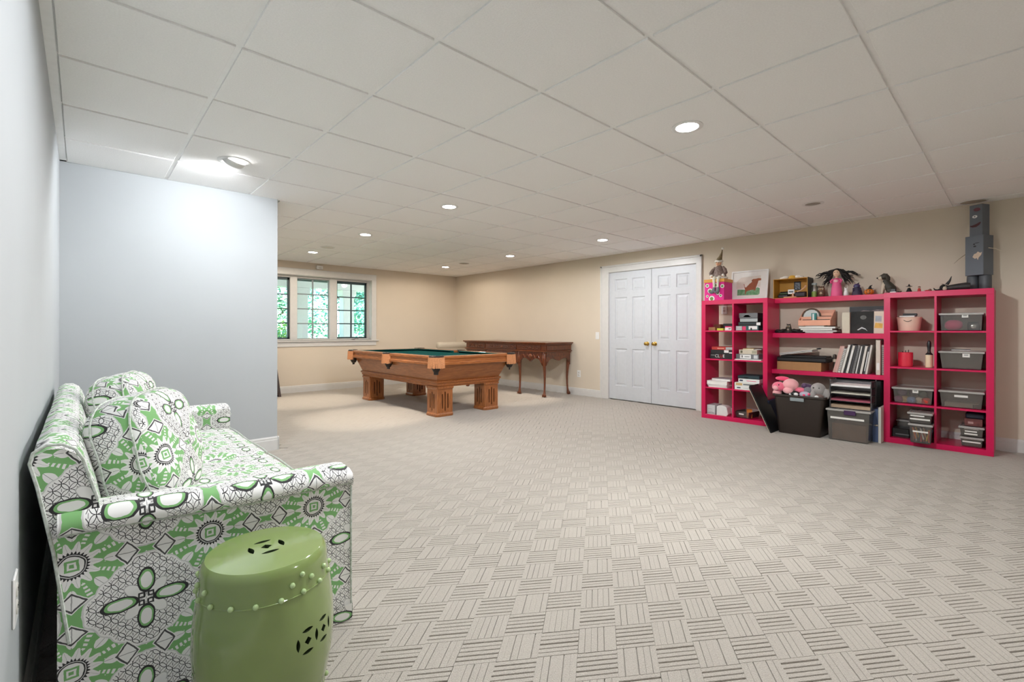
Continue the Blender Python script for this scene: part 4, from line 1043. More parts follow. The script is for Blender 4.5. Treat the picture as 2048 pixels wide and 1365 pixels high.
# gift box with dots
t = thing('gift_box', 'hot pink box with white ringed dots and gold lid under the elf doll', 'gift box', (5.99, 2.138, ZT1)); M_hot = c_('hot_pink_paper', '#e21b8c'); M_gold = c_('gold_lid', '#d79a3a', rough=.45)
g = G(); g.box(-.12, .12, -.12, .12, 0, .232, .002); part('body', g, M_hot, t, smooth=0)
g = G(); g.box(-.126, .126, -.126, .126, .222, .262, .003); part('lid', g, M_gold, t, smooth=0)
for (fy, fz, r) in ((.085, .185, .022), (.05, .120, .030), (.085, .055, .016), (.03, .022, .036), (-.08, .055, .018), (-.02, .185, .026), (-.10, .17, .024), (-.045, .09, .025)):
    g = G(); g.M = Matrix.Translation((-.120, fy, fz)) @ Matrix.Rotation(R(-90), 4, 'Y'); g.lathe([(r, -.0005), (r, .0008), (.001, .001)], 20); part('white_dot', g, WH, t); g = G(); g.M = Matrix.Translation((-.121, fy, fz)) @ Matrix.Rotation(R(-90), 4, 'Y'); g.lathe([(r * .6, -.0005), (r * .6, .0009), (.001, .001)], 16); part('green_dot', g, c_('moss_dot', '#6e8a44'), t)
g = G(); g.box(-.1285, -.125, -.055, -.025, .226, .258, .001); part('clasp', g, c_('pale_gold', '#f3cf7d'), t, smooth=0)
# elf doll sitting on the box, legs hanging over the front
e = thing('elf_doll', 'elf doll in brown tunic and pointed hat sitting on the pink gift box', 'doll', (5.945, 2.108, ZT1 + .262)); M_tun = c_('brown_tunic', '#5b4440', noise=.5, nscale=60, col2='#8d7a70'); M_fur = c_('white_fur', '#e9e4da', bump=.6, bscale=250); M_skin = c_('doll_skin', '#d8a987'); M_leg = c_('cream_stocking', '#ded7c8', noise=.2, nscale=80)
g = G(); g.loft([[(.0 + rx * math.cos(2 * math.pi * j / 16), ry * math.sin(2 * math.pi * j / 16), z) for j in range(16)] for rx, ry, z in ((.055, .085, .004), (.058, .090, .02), (.052, .078, .06), (.044, .062, .11), (.034, .045, .15), (.018, .02, .172))]); part('tunic', g, M_tun, e, smooth=60)
g = G(); g.tube([(.06 * math.cos(2 * math.pi * j / 20) * .98 - .004, .093 * math.sin(2 * math.pi * j / 20), .014) for j in range(20)], .013, 8, loop=True); part('fur_hem', g, M_fur, e, smooth=70)
for s_ in (-1, 1):
    g = G(); g.tube([(0, s_ * .045, .150), (-.012, s_ * .075, .115), (-.03, s_ * .092, .075), (-.052, s_ * .075, .045)], [.016, .021, .022, .017], 10); a_ = part('sleeve', g, M_tun, e, smooth=60)
    g = G(); g.ball((-.055, s_ * .072, .042), .019, 10, 7); part('fur_cuff', g, M_fur, a_); g = G(); g.ball((-.062, s_ * .066, .032), (.012, .010, .012), 8, 6); part('hand', g, M_skin, a_)
    g = G(); yk = .026 * s_; g.tube([(-.02, yk * 1.1, .022), (-.065, yk * 1.1, .022), (-.088, yk, .0), (-.093, yk * .9, -.06), (-.092, yk * .9, -.115)], [.021, .020, .0175, .014, .012], 10); l_ = part('leg', g, M_leg, e, smooth=60)
    g = G(); g.tube([(-.092, yk * .9, -.105), (-.094, yk, -.135), (-.104, yk * 1.1 + .004, -.156), (-.122, yk * 1.2 + .012, -.168), (-.134, yk * 1.2 + .030, -.160), (-.136, yk * 1.2 + .040, -.142)], [.016, .021, .022, .017, .011, .006], 10); part('curled_shoe', g, c_('grey_shoe', '#6f7578'), l_, smooth=60)
g = G(); g.ball((-.004, .004, .200), (.034, .034, .038), 16, 11); hd = part('head', g, M_skin, e, smooth=70)
g = G(); g.ball((-.038, .003, .196), (.006, .006, .006), 8, 6); part('nose', g, M_skin, hd)
for s_ in (-1, 1): g = G(); g.ball((-.034, .004 + s_ * .013, .205), (.004, .0045, .005), 8, 6); part('eye', g, M_black, hd)
g = G(); g.tube([(-.0352, .016, .184), (-.037, .004, .181), (-.0352, -.008, .184)], .0018, 5); part('mouth', g, RD, hd)
g = G(); g.tube([(.035 * math.cos(a), .004 + .038 * math.sin(a), .222 + .004 * math.sin(3 * a)) for a in [2 * math.pi * j / 18 for j in range(18)]], .0125, 8, loop=True); g.ball((.012, .004, .195), (.032, .040, .036), 12, 8); part('white_hair', g, M_fur, hd, smooth=70)
g = G(); g.tube([(0, .004, .226), (0, -.004, .252), (.002, -.018, .285), (.004, -.030, .325), (.004, -.036, .368)], [.036, .030, .019, .010, .004], 14); ht = part('pointed_hat', g, c_('olive_hat', '#7a6a4b', noise=.4, nscale=60), e, smooth=60)
g = G(); g.ball((.004, -.040, .378), .016, 12, 8); part('pompom', g, M_fur, ht)
# dog painting in a white frame
t = thing('framed_picture', 'white framed watercolour of a brown dog on grass leaning on the wall', 'picture', (6.13, 1.835, ZT1), rot=(0, R(9), R(0)))
g = G(); W_, H_ = .215, .372; fr = .018
for a, b_, c0, d0 in ((-W_, W_, 0, fr), (-W_, W_, H_ - fr, H_), (-W_, -W_ + fr, fr, H_ - fr), (W_ - fr, W_, fr, H_ - fr)): g.box(-.010, .010, a, b_, c0, d0, .001)
part('frame', g, M_white, t, smooth=0)
g = G(); g.box(-.002, .006, -W_ + fr, W_ - fr, fr, H_ - fr); part('paper', g, M_paper, t, smooth=0)
def flat(name, poly, m, lift): g = G(); g.prism(poly, lambda a, b: (-.002 - lift, -a, b), lambda a, b: (-.0015, -a, b)); part(name, g, m, t, smooth=0)
flat('painted_sky', [(-.15, .15), (.13, .16), (.13, .30), (-.10, .29), (-.15, .24)], c_('wash_pale', '#e0d6cb', noise=.08, nscale=12), .0004)
flat('painted_grass', [(-.135, .065), (.11, .06), (.125, .075), (.125, .14), (.10, .155), (.02, .12), (-.06, .135), (-.135, .14)], c_('wash_green', '#4f8b58', noise=.35, nscale=30, col2='#86b58a'), .0006)
flat('painted_dog', [(-.065, .205), (-.058, .205), (-.048, .165), (-.035, .160), (.005, .205), (.03, .225), (.026, .250), (.045, .262), (.075, .262), (.105, .268), (.135, .262), (.135, .240), (.105, .236), (.098, .205), (.085, .165), (.075, .120), (.062, .115), (.055, .13), (-.01, .118), (-.03, .105), (-.034, .075), (-.045, .075), (-.044, .13), (-.052, .16)], c_('wash_brown', '#9a5230', noise=.2, nscale=20), .0009)
# diorama box
M_och = c_('ochre_card', '#c08a2c'); t = thing('diorama_box', 'open ochre shoebox diorama with a tiny couch scene on the top board', 'diorama', (6.19, 1.365, ZT1 + .001)); w = .175; M_dkc = c_('dark_card', '#2c2a28')
g = G(); g.box(-.10, .10, -w, w, 0, .006); g.box(.094, .10, -w, w, .006, .225); g.box(-.10, .094, -w, -w + .006, .006, .225); g.box(-.10, .094, w - .006, w, .006, .225); g.box(-.10, .094, -w + .006, w - .006, .219, .225); part('box', g, M_och, t, smooth=0)
g = G(); g.box(-.101, .101, -w - .003, -w - .0002, 0, .228); part('dark_side', g, M_dkc, t, smooth=0)
g = G(); g.box(.088, .094, -.055, .015, .10, .20); pp = part('photo', g, BK, t, smooth=0); g = G(); g.box(.086, .088, -.045, .005, .11, .19); part('print', g, c_('photo_print', '#8f97a0', noise=.6, nscale=60, col2='#2a2c31'), pp, smooth=0)
g = G(); g.box(-.06, .03, .03, .145, .006, .05, .012); g.box(.0, .03, .03, .145, .04, .085, .012); part('tiny_couch', g, BK, t, smooth=0); g = G(); g.box(-.05, .0, .045, .13, .05, .064, .006); part('green_throw', g, c_('moss_felt', '#4c6a4a'), t, smooth=0)
g = G(); g.box(-.055, -.045, -.03, .035, .05, .10); part('tiny_sign', g, WH, t, smooth=0); g = G(); g.box(-.058, -.054, -.02, .025, .065, .085); part('sign_print', g, GY, t, smooth=0)
g = G(); g.box(-.07, .04, -.15, -.03, .006, .07, .015); part('tiny_piano', g, c_('purple_black', '#2b2029'), t, smooth=0); g = G(); g.tube([(-.06, -.06, .07), (-.05, -.10, .09), (-.05, -.14, .12)], .006, 6); g.ball((-.05, -.142, .128), .012, 8, 6); part('tiny_figure', g, M_skin, t)
g = G(); g.box(-.098, -.05, -.06, .07, .006, .018, .004); g.lathe([(.01, .018), (.008, .05), (.002, .06)], 10, (-.07, -.02, 0)); part('tiny_rug', g, c_('peach_felt', '#d39a7f'), t, smooth=0)
g = G()
for (y, z, r) in ((.10, .238, .022), (.07, .244, .026), (-.06, .244, .026), (-.09, .238, .02)): g.ball((-.02, y, z), (r * 1.2, r * 1.4, r * .8), 10, 7)
part('cotton_cloud', g, M_fur, t, smooth=70); g = G(); g.ball((-.02, 0, .240), (.03, .042, .026), 12, 8); part('yellow_pompom', g, c_('yellow_felt', '#dba93a', bump=.5, bscale=200), t, smooth=70)
# jar, owl
t = thing('glass_jar', 'glass jar with lime green filling beside the brown owl', 'jar', (6.17, 1.146, ZT1 + .001)); g = G(); g.lathe([(.028, 0), (.031, .006), (.032, .11), (.024, .130), (.023, .142)], 22); part('glass', g, CLR, t)
g = G(); g.lathe([(.028, .002), (.029, .01), (.028, .06), (.012, .070), (.002, .072)], 18); part('filling', g, c_('lime_fill', '#a9c84e', noise=.3, nscale=70), t); g = G(); g.lathe([(.0255, .140), (.026, .158), (.020, .161), (.002, .161)], 20); part('lid', g, SV, t)
def owl(name, label, loc, k, m1, m2, rz=0):
    t = thing(name, label, 'owl figurine', loc, rz); g = G(); g.lathe([(.022 * k, 0), (.031 * k, .015 * k), (.034 * k, .05 * k), (.031 * k, .085 * k), (.026 * k, .105 * k), (.012 * k, .118 * k), (.002, .120 * k)], 18); part('body', g, m1, t, smooth=70)
    for s_ in (-1, 1):
        g = G(); g.M = Matrix.Translation((-.025 * k, s_ * .012 * k, .090 * k)) @ Matrix.Rotation(R(-90), 4, 'Y'); g.lathe([(.012 * k, 0), (.011 * k, .004 * k), (.001, .005 * k)], 14); ey = part('eye_disc', g, m2, t); g = G(); g.ball((-.0305 * k, s_ * .012 * k, .090 * k), .0045 * k, 8, 6); part('pupil', g, M_black, ey)
        g = G(); g.tube([(0, s_ * .016 * k, .105 * k), (-.002, s_ * .024 * k, .126 * k)], [.009 * k, .002 * k], 8); part('ear_tuft', g, m1, t); g = G(); g.ball((-.004 * k, s_ * .030 * k, .048 * k), (.020 * k, .008 * k, .032 * k), 10, 7); part('wing', g, m1, t)
    g = G(); g.tube([(-.030 * k, 0, .083 * k), (-.037 * k, 0, .076 * k)], [.005 * k, .001], 6); part('beak', g, M_och, t)
    g = G(); g.ball((-.012 * k, 0, .045 * k), (.024 * k, .022 * k, .032 * k), 10, 7); part('belly', g, m2, t)
owl('owl_figurine', 'brown owl figurine next to the glass jar on the top board', (6.17, 1.075, ZT1 + .001), 1.0, c_('owl_brown', '#6a4b3a', noise=.4, nscale=60, bump=.4), c_('owl_cream', '#b9a48a'))
# princess peg doll
t = thing('princess_doll', 'handmade doll with pink dress and long wavy black hair', 'doll', (6.17, .935, ZT1 + .001)); M_dr = c_('pink_felt', '#e05a8c', bump=.2, bscale=250); M_hair = c_('black_yarn', '#120d0d', rough=.7, bump=.5, bscale=120)
g = G(); g.lathe([(.055, 0), (.055, .006), (.050, .06), (.042, .13), (.040, .165), (.034, .185), (.022, .198), (.008, .200)], 28); part('dress', g, M_dr, t, smooth=60)
g = G(); g.ball((-.034, 0, .165), (.012, .022, .018), 12, 8); part('bodice', g, c_('pale_pink', '#f0bcc0'), t); g = G(); g.lathe([(.016, .192), (.012, .205), (.014, .215)], 14); g.ball((0, 0, .252), (.034, .034, .042), 18, 12); hd = part('head', g, c_('doll_skin_light', '#e6c2a2'), t, smooth=70)
for s_ in (-1, 1):
    g = G(); g.ball((-.032, s_ * .012, .260), (.003, .0038, .0042), 8, 6); part('eye', g, M_black, hd)
    g = G(); g.tube([(-.012, s_ * .034, .186), (-.022, s_ * .050, .165), (-.036, s_ * .040, .145)], [.011, .010, .008], 8); part('sleeve', g, M_dr, t)
g = G(); g.tube([(-.0325, .008, .238), (-.0345, 0, .235), (-.0325, -.008, .238)], .0015, 5); part('mouth', g, PK, hd); g = G(); g.ball((-.036, 0, .249), (.004, .003, .004), 6, 5); part('nose', g, MATS['doll_skin_light'], hd)
g = G(); g.ball((.012, 0, .268), (.036, .046, .038), 16, 10); rnd = random.Random(5)
for k in range(46):
    s_ = -1 if k % 2 else 1; L = rnd.uniform(.05, .15) if k < 38 else rnd.uniform(.15, .19); dr = rnd.uniform(.25, 1.0) if k < 38 else rnd.uniform(.0, .35); x0 = rnd.uniform(-.012, .03); ph = rnd.uniform(0, 6)
    pts = [(x0, s_ * (.022 + .012 * rnd.random()), .295 - .03 * rnd.random())]
    for q in range(1, 9): f = q / 8; pts.append((x0 + .008 * math.sin(ph + f * 7), s_ * (.030 + L * f * (1.05 - .3 * dr)), .288 - .135 * dr * f ** .8 - .03 * f + .010 * math.sin(ph + f * 11)))
    g.tube(pts, [.008] * 6 + [.006, .004, .002], 6)
part('wavy_hair', g, M_hair, t, smooth=70)
# white cat, purple figure, pumpkin
t = thing('cat_figurine', 'small white cat figurine right of the princess doll', 'cat figurine', (6.13, .843, ZT1 + .001)); g = G(); g.lathe([(.016, 0), (.020, .004), (.020, .03), (.014, .055), (.011, .060)], 16); part('body', g, WH, t); g = G(); g.ball((-.002, 0, .068), (.015, .015, .014), 12, 8); hd = part('head', g, WH, t)
for s_ in (-1, 1): g = G(); g.tube([(0, s_ * .009, .076), (0, s_ * .013, .094)], [.006, .001], 6); part('ear', g, WH, hd); g = G(); g.ball((-.014, s_ * .005, .070), .0018, 6, 5); part('eye', g, M_black, hd)
t = thing('witch_figurine', 'dark purple hooded witch figurine left of the pumpkin', 'figurine', (6.15, .748, ZT1 + .001)); M_pur = c_('dark_purple', '#2f2540', noise=.3, nscale=40); g = G(); g.lathe([(.048, 0), (.046, .02), (.036, .06), (.026, .085)], 18); part('cloak', g, M_pur, t, smooth=60)
g = G(); g.ball((0, .004, .098), (.027, .030, .026), 14, 9); hd = part('hooded_head', g, c_('violet_hood', '#463362'), t); g = G(); g.ball((-.024, .004, .094), (.008, .014, .012), 10, 7); part('face', g, c_('slate_face', '#5a627e'), hd); g = G(); g.tube([(0, -.004, .118), (.002, -.016, .134)], [.010, .002], 8); part('hood_tip', g, M_pur, hd)
for s_ in (-1, 1): g = G(); g.tube([(-.015, s_ * .028, .075), (-.034, s_ * .026, .045)], [.010, .008], 8); part('arm', g, M_pur, t)
t = thing('pumpkin', 'carved orange pumpkin with a black witch hat', 'pumpkin', (6.15, .648, ZT1 + .001)); g = G(); rings = []
for i in range(11):
    th = min(max(math.pi * i / 10, .05), math.pi - .05); rings.append([((.038 * math.sin(th) ** .8) * (1 + .07 * math.cos(8 * 2 * math.pi * j / 48)) * math.cos(2 * math.pi * j / 48), (.040 * math.sin(th) ** .8) * (1 + .07 * math.cos(8 * 2 * math.pi * j / 48)) * math.sin(2 * math.pi * j / 48), .031 - .031 * math.cos(th)) for j in range(48)])
g.loft(rings); part('shell', g, c_('pumpkin_orange', '#d9751f', rough=.4), t, smooth=60)
for s_ in (-1, 1): g = G(); g.prism([(s_ * .008, .036), (s_ * .022, .036), (s_ * .014, .048)], lambda a, b: (-.042, a, b), lambda a, b: (-.03, a, b)); part('carved_eye', g, BK, t, smooth=0)
g = G(); g.prism([(-.022, .026), (-.012, .018), (.012, .018), (.022, .026), (.010, .013), (-.010, .013)], lambda a, b: (-.044, a, b), lambda a, b: (-.03, a, b)); part('carved_mouth', g, BK, t, smooth=0)
g = G(); g.lathe([(.030, .060), (.030, .063), (.016, .066), (.012, .078)], 16, (0, -.008, 0)); g.tube([(0, -.008, .076), (0, -.014, .092), (0, -.028, .100)], [.012, .007, .002], 10); part('hat', g, BK, t)
# sitting dog
t = thing('dog_figurine', 'sitting dark spaniel dog figurine with white chest looking left', 'dog figurine', (6.16, .495, ZT1 + .001)); M_dog = c_('dog_dark', '#3b372e', noise=.3, nscale=40); M_dw = c_('dog_cream', '#c7b9a4')
g = G(); g.tube([(.0, -.045, .028), (0, -.030, .045), (0, -.004, .085), (0, .012, .120), (0, .020, .148)], [.036, .044, .040, .030, .022], 14); part('body', g, M_dog, t, smooth=70)
g = G(); g.ball((-.006, .028, .085), (.022, .022, .045), 12, 8); part('white_chest', g, M_dw, t)
g = G(); g.tube([(0, .008, .178), (0, .030, .182), (-.002, .050, .172), (-.003, .068, .166), (-.003, .080, .163)], [.030, .033, .026, .018, .014], 14); hd = part('head', g, M_dog, t, smooth=70)
g = G(); g.tube([(-.004, .048, .170), (-.004, .076, .163)], [.0262, .0165], 12); part('muzzle', g, M_dw, hd, smooth=70); g = G(); g.ball((-.003, .086, .168), (.009, .007, .007), 8, 6); part('nose', g, M_black, hd)
for s_ in (-1, 1): g = G(); g.tube([(s_ * .026, .010, .196), (s_ * .038, .0, .172), (s_ * .034, -.004, .140)], [.010, .014, .009], 8); part('ear', g, M_dog, hd); g = G(); g.ball((s_ * .022 - .002, .040, .186), .0045, 8, 6); part('eye', g, M_black, hd)
for s_ in (-1, 1): g = G(); g.tube([(s_ * .020, .030, .10), (s_ * .020, .040, .05), (s_ * .020, .044, .008), (s_ * .020, .056, .006)], [.018, .013, .011, .009], 10); part('front_leg', g, M_dw, t, smooth=60); g = G(); g.ball((s_ * .034, -.030, .034), (.018, .034, .033), 10, 7); part('haunch', g, M_dog, t)
g = G(); g.tube([(0, -.075, .016), (0, -.095, .014), (.004, -.108, .024)], [.012, .009, .003], 8); part('tail', g, M_dog, t)
crate('toy_block', 'tiny black and white toy in front of the dog figurine', 'toy', 6.00, .408, .455, ZT1, ZT1 + .044, .04, BK, print_=[(0, 1, 0, .3, WH)], b=.006)
# little figures on the right unit
t = thing('witch_figurine', 'tiny black witch with a wide brimmed hat', 'figurine', (6.06, .318, ZT1)); g = G(); g.lathe([(.026, 0), (.020, .02), (.010, .045)], 12); part('robe', g, BK, t); g = G(); g.ball((-.002, .0, .052), .010, 10, 7); hd = part('head', g, M_dw, t); g = G(); g.lathe([(.025, .060), (.024, .063), (.010, .066), (.002, .084)], 14); part('hat', g, BK, hd)
t = thing('red_figurine', 'tiny red figurine standing between the little witch and the lying doll', 'figurine', (6.06, .243, ZT1)); g = G(); g.lathe([(.014, 0), (.012, .025), (.008, .038)], 12); part('robe', g, RD, t); g = G(); g.ball((0, 0, .045), .009, 10, 7); part('head', g, M_dw, t); g = G(); g.ball((.002, 0, .049), (.011, .011, .008), 10, 6); part('hair', g, BR, t)
t = thing('red_figurine', 'tiny red and brown figurine lying near the black witch doll', 'figurine', (6.06, .182, ZT1)); g = G(); g.tube([(0, .026, .008), (0, .010, .009), (0, -.008, .010)], [.006, .009, .009], 8); part('robe', g, RD, t); g = G(); g.ball((0, -.018, .014), (.012, .012, .014), 10, 7); part('head', g, BR, t)
crate('toy_block', 'tiny white block beside the red figurines', 'toy', 6.03, .20, .222, ZT1, ZT1 + .01, .02, WH)
t = thing('witch_doll', 'black witch doll lying on its side by the robot feet', 'doll', (6.06, .01, ZT1)); g = G(); g.tube([(0, .045, .026), (0, .01, .030), (0, -.04, .034), (0, -.09, .036), (0, -.118, .036)], [.018, .026, .030, .034, .030], 12); part('dress', g, c_('charcoal_cloth', '#2f2b2a', noise=.3, nscale=40), t, smooth=60)
g = G(); g.ball((-.01, .052, .024), (.018, .018, .020), 12, 8); hd = part('head', g, M_dw, t); g = G(); g.ball((.004, .066, .030), (.026, .024, .030), 12, 8); g.tube([(0, .08, .015), (0, .105, .010), (0, .122, .018), (0, .130, .034)], [.012, .009, .006, .002], 8); part('black_hair', g, M_hair, hd); g = G(); g.lathe([(.034, .0), (.033, .004), (.014, .008)], 16, (0, 0, 0)); me_ = g.mesh('hat_brim', BK, 30); ob('hat_brim', me_, hd, (0, .045, .05), (R(28), 0, 0)); g = G(); g.tube([(0, .038, .060), (0, .018, .095), (0, .006, .135)], [.014, .008, .002], 10); part('hat_cone', g, BK, hd)
# cardboard robot
M_rob = c_('robot_grey_paint', '#666c75', rough=.6, noise=.08, nscale=6); M_robd = c_('robot_can_grey', '#4a4e54', rough=.45)
t = thing('cardboard_robot', 'tall grey painted cardboard robot with face, standing on the right shelf', 'robot', (6.165, -.160, ZT1 + .001), R(-27))
for s_ in (-1, 1): g = G(); g.lathe([(.041, 0), (.042, .003), (.042, .128), (.040, .133)], 24, (0, s_ * .046, 0)); part('can_leg', g, M_robd, t)
g = G(); g.box(-.066, .066, -.068, .068, .133, .492, .002); part('torso', g, M_rob, t, smooth=0)
g = G(); g.box(-.047, .047, -.050, .046, .492, .775, .002); hd = part('head', g, M_rob, t, smooth=0)
def fl(name, poly, xx, m, par): g = G(); g.prism([(-a, b) for a, b in poly], lambda a, b: (xx - .0015, a, b), lambda a, b: (xx + .001, a, b)); return part(name, g, m, par, smooth=0)
def disc(cy, cz, ry, rz_, n=14): return [(cy + ry * math.cos(2 * math.pi * k / n), cz + rz_ * math.sin(2 * math.pi * k / n)) for k in range(n)]
fl('upper_eye', disc(.010, .730, .026, .016), -.047, c_('robot_pupil_red', '#6a3a44'), hd); fl('eye', disc(-.006, .668, .019, .013), -.047, WH, hd); fl('pupil', disc(-.006, .668, .006, .006), -.0478, GY, hd)
fl('mouth', [(-.042, .592), (-.03, .590), (.0, .598), (.03, .612), (.040, .612), (.03, .590), (.005, .573), (-.02, .572), (-.038, .580)], -.047, c_('robot_mouth', '#4a1f24'), hd)
fl('heart', [(-.012, .300), (.0, .325), (.016, .33), (.028, .345), (.046, .33), (.058, .338), (.052, .312), (.034, .290), (.028, .268), (.020, .288), (.006, .282)], -.066, c_('torn_paper', '#cdb8a2'), t)
fl('button', disc(.0, .415, .008, .006), -.066, BK, t); fl('button', disc(.005, .395, .011, .007), -.066, BK, t); fl('button', disc(.022, .424, .018, .003), -.066, BK, t)
g = G(); g.tube([(0, .068, .355), (-.018, .100, .335), (-.036, .135, .300), (-.050, .165, .262)], [.003, .003, .002, .001], 6); part('wire_arm', g, c_('dry_stem', '#8a7a60'), t); g = G(); g.tube([(0, -.068, .375), (.010, -.11, .362), (.022, -.145, .338), (.032, -.172, .318)], [.003, .003, .002, .001], 6); part('wire_arm', g, c_('dry_stem_pale', '#cdbfa6'), t)

# ================================================================== middle board
ZM = 1.0592
t = thing('scarf', 'crumpled black scarf lying on the middle pink board', 'scarf', (6.12, 1.37, ZM)); g = G(); rnd = random.Random(2)
for k in range(7): g.tube([(rnd.uniform(-.06, .06), .14 - .28 * q / 6, .018 + .012 * math.sin(q * 1.7 + k)) for q in range(7)], [.012, .018, .02, .018, .02, .016, .008], 7)
part('folds', g, c_('black_knit', '#141313', bump=.5), t, smooth=70)
owl('owl_figurine', 'dark owl figurine on the black scarf, middle board', (6.08, 1.375, ZM + .006), .80, c_('owl_dark', '#3d372e', noise=.4, nscale=60), c_('owl_grey', '#a79f8e'), R(0))
zz = ZM
for i, (ya, yb, th, cov, lb) in enumerate([(.927, 1.193, .015, BK, 'lowest black covered book under the peach rack'), (.905, 1.222, .016, c_('cov_rose', '#6a4a50'), 'rose covered book, second under the peach rack'), (.935, 1.240, .022, BK, 'thick black book, third under the peach rack'), (.915, 1.258, .017, c_('cov_white', '#dedad2'), 'white topped book, fourth under the peach rack')]):
    flatbook(lb, 6.015, ya, yb, zz, th, .22, cov, rz=R((-2, 3, -1, 2)[i])); zz += th
zz += .0005
flatbook('small white pad directly under the peach letter rack', 6.04, 1.02, 1.20, zz, .012, .16, WH, name='writing_pad', cat='pad'); zz += .0125
PE = c_('peach_painted_wood', '#eaa98c', rough=.5, noise=.04)
t = thing('letter_rack', 'peach wooden letter rack with stepped tiers on a stack of books', 'letter rack', (6.13, 1.110, zz)); w = .152
g = G(); g.box(-.11, .11, -w, w, 0, .006); part('base', g, PE, t, smooth=0)
for x, h, nm in ((-.110, .060, 'front_panel'), (-.045, .098, 'middle_panel'), (.02, .135, 'rear_panel'), (.102, .175, 'back_panel')): g = G(); g.box(x, x + .007, -w, w, .006, h, .001); part(nm, g, PE, t, smooth=0)
for s_ in (-1, 1): g = G(); g.prism([(-.103, .006), (.102, .006), (.102, .172), (.05, .150), (-.02, .110), (-.103, .058)], lambda a, b: (a, s_ * (w + .0002), b), lambda a, b: (a, s_ * (w - .007), b)); part('side_panel', g, PE, t, smooth=0)
for x_, h_, lb_ in ((6.080, .068, 'dark strip standing in for shadow above the front tier of the peach rack'), (6.145, .106, 'dark strip standing in for shadow above the second tier of the peach rack')):
    crate('tier_shadow_strip', lb_, 'shadow strip', x_, .972, 1.235, zz + .0065, zz + h_, .003, BK, b=0)  # black strips stand in for the shadow lines between the rack tiers
t = thing('hand_mirror', 'round mirror with dark ornate rim standing in the peach rack', 'mirror', (6.125, 1.165, zz + .007), rot=(0, R(6), 0)); g = G(); g.M = Matrix.Translation((0, 0, .095)) @ Matrix.Rotation(R(-90), 4, 'Y')
g.tube([(.085 * math.cos(2 * math.pi * j / 36), .085 * math.sin(2 * math.pi * j / 36), .002 * math.sin(9 * j)) for j in range(36)], .010, 8, loop=True); part('ornate_rim', g, c_('bronze_rim', '#5b4a3a', noise=.5, nscale=80, bump=.6), t)
g = G(); g.M = Matrix.Translation((0, 0, .095)) @ Matrix.Rotation(R(-90), 4, 'Y'); g.lathe([(.080, -.003), (.080, .003), (.001, .004)], 32); part('glass', g, c_('mirror_face', '#cfd6d4', rough=.15), t)
t = thing('cup', 'small teal striped cup hanging in the peach letter rack', 'cup', (6.0565, 1.118, zz + .0065)); g = G(); g.lathe([(.001, 0), (.022, .001), (.024, .004), (.0265, .128), (.025, .130), (.024, .126), (.021, .01)], 24, cap=False); part('body', g, c_('teal_cup', '#4f9a97'), t); g = G(); g.box(-.0270, -.0235, -.006, .008, .03, .122); part('white_stripe', g, WH, t, smooth=0)
crate('canvas', 'plain cream box file standing left of the dark portrait', 'box file', 6.045, .792, .860, ZM, 1.277, .16, CR)
t = thing('framed_picture', 'dark photograph print of a shadowy face leaning on the middle board', 'picture', (6.065, .693, ZM), rot=(0, R(6), R(-2))); g = G(); g.box(-.004, .004, -.098, .098, 0, .228); part('board', g, c_('photo_black', '#101010', noise=.6, nscale=14, col2='#232322', rough=.7), t, smooth=0)
fl('pale_patch', disc(.01, .165, .026, .022), -.0042, c_('photo_grey', '#5e5e5c', noise=.3, nscale=30), t); fl('collar', [(-.04, .035), (-.015, .055), (.0, .065), (.03, .050), (.05, .020), (.03, .040), (0, .050), (-.03, .030)], -.0042, LG_, t)
t = thing('canvas_painting', 'small abstract painting in cream, blue and yellow beside the shelf side', 'painting', (6.07, .552, ZM), rot=(0, R(5), 0)); g = G(); g.box(-.006, .006, -.044, .050, 0, .224); part('canvas', g, c_('canvas_cream', '#ded3c0', noise=.05), t, smooth=0)
fl('blue_patch', [(-.032, .12), (.02, .12), (.02, .175), (-.03, .18)], -.006, c_('paint_blue', '#a9b4bb', noise=.2, nscale=25), t); fl('yellow_patch', [(-.038, .055), (.028, .052), (.03, .10), (-.03, .108)], -.006, c_('paint_yellow', '#e0b24e', noise=.2, nscale=25), t)
t = thing('framed_picture', 'grey landscape photograph with rocky ridge behind the other pictures', 'picture', (6.235, .672, ZM), rot=(0, R(6), 0)); g = G(); g.box(-.004, .004, -.165, .165, 0, .285); part('board', g, c_('land_grey', '#37393c', noise=.2, nscale=10), t, smooth=0)
fl('rocks', [(-.15, .215), (-.09, .225), (-.04, .245), (.02, .235), (.07, .25), (.13, .245), (.16, .25), (.16, .20), (-.15, .20)], -.0042, c_('rock_rose', '#8a7c7c', noise=.4, nscale=40), t)

# ================================================================== lowest board
ZL = .6445
crate('cardboard_box', 'flat brown cardboard box under the black portfolio, lowest board', 'box', 5.995, 1.035, 1.468, ZL, .738, .30, CB)
crate('portfolio', 'black portfolio case lying on the cardboard box', 'portfolio', 6.0, .985, 1.478, .738, .790, .29, c_('black_nylon', '#121213', rough=.6), b=.012)
crate('portfolio', 'thin black sleeve lying askew on the portfolio case', 'portfolio', 6.01, 1.0, 1.44, .790, .806, .26, c_('black_sleeve', '#1a1a1a'), rz=R(4), b=.004)
for k, (dz, ya, lb) in enumerate(((0, 1.12, 'white drawing board tilted on the black portfolio'), (.013, 1.14, 'upper white drawing board tilted on the black portfolio'))):
    t = thing('drawing_board', lb, 'board', (6.13, 1.29, .836 + dz), rot=(R(-8.5), 0, 0)); g = G(); g.box(-.11, .11, -.165, .165, -.003, .004, .001); part('sheet', g, WH, t, smooth=0); g = G(); g.box(-.112, .112, -.167, .167, -.006, -.003); part('dark_backing', g, BK, t, smooth=0)
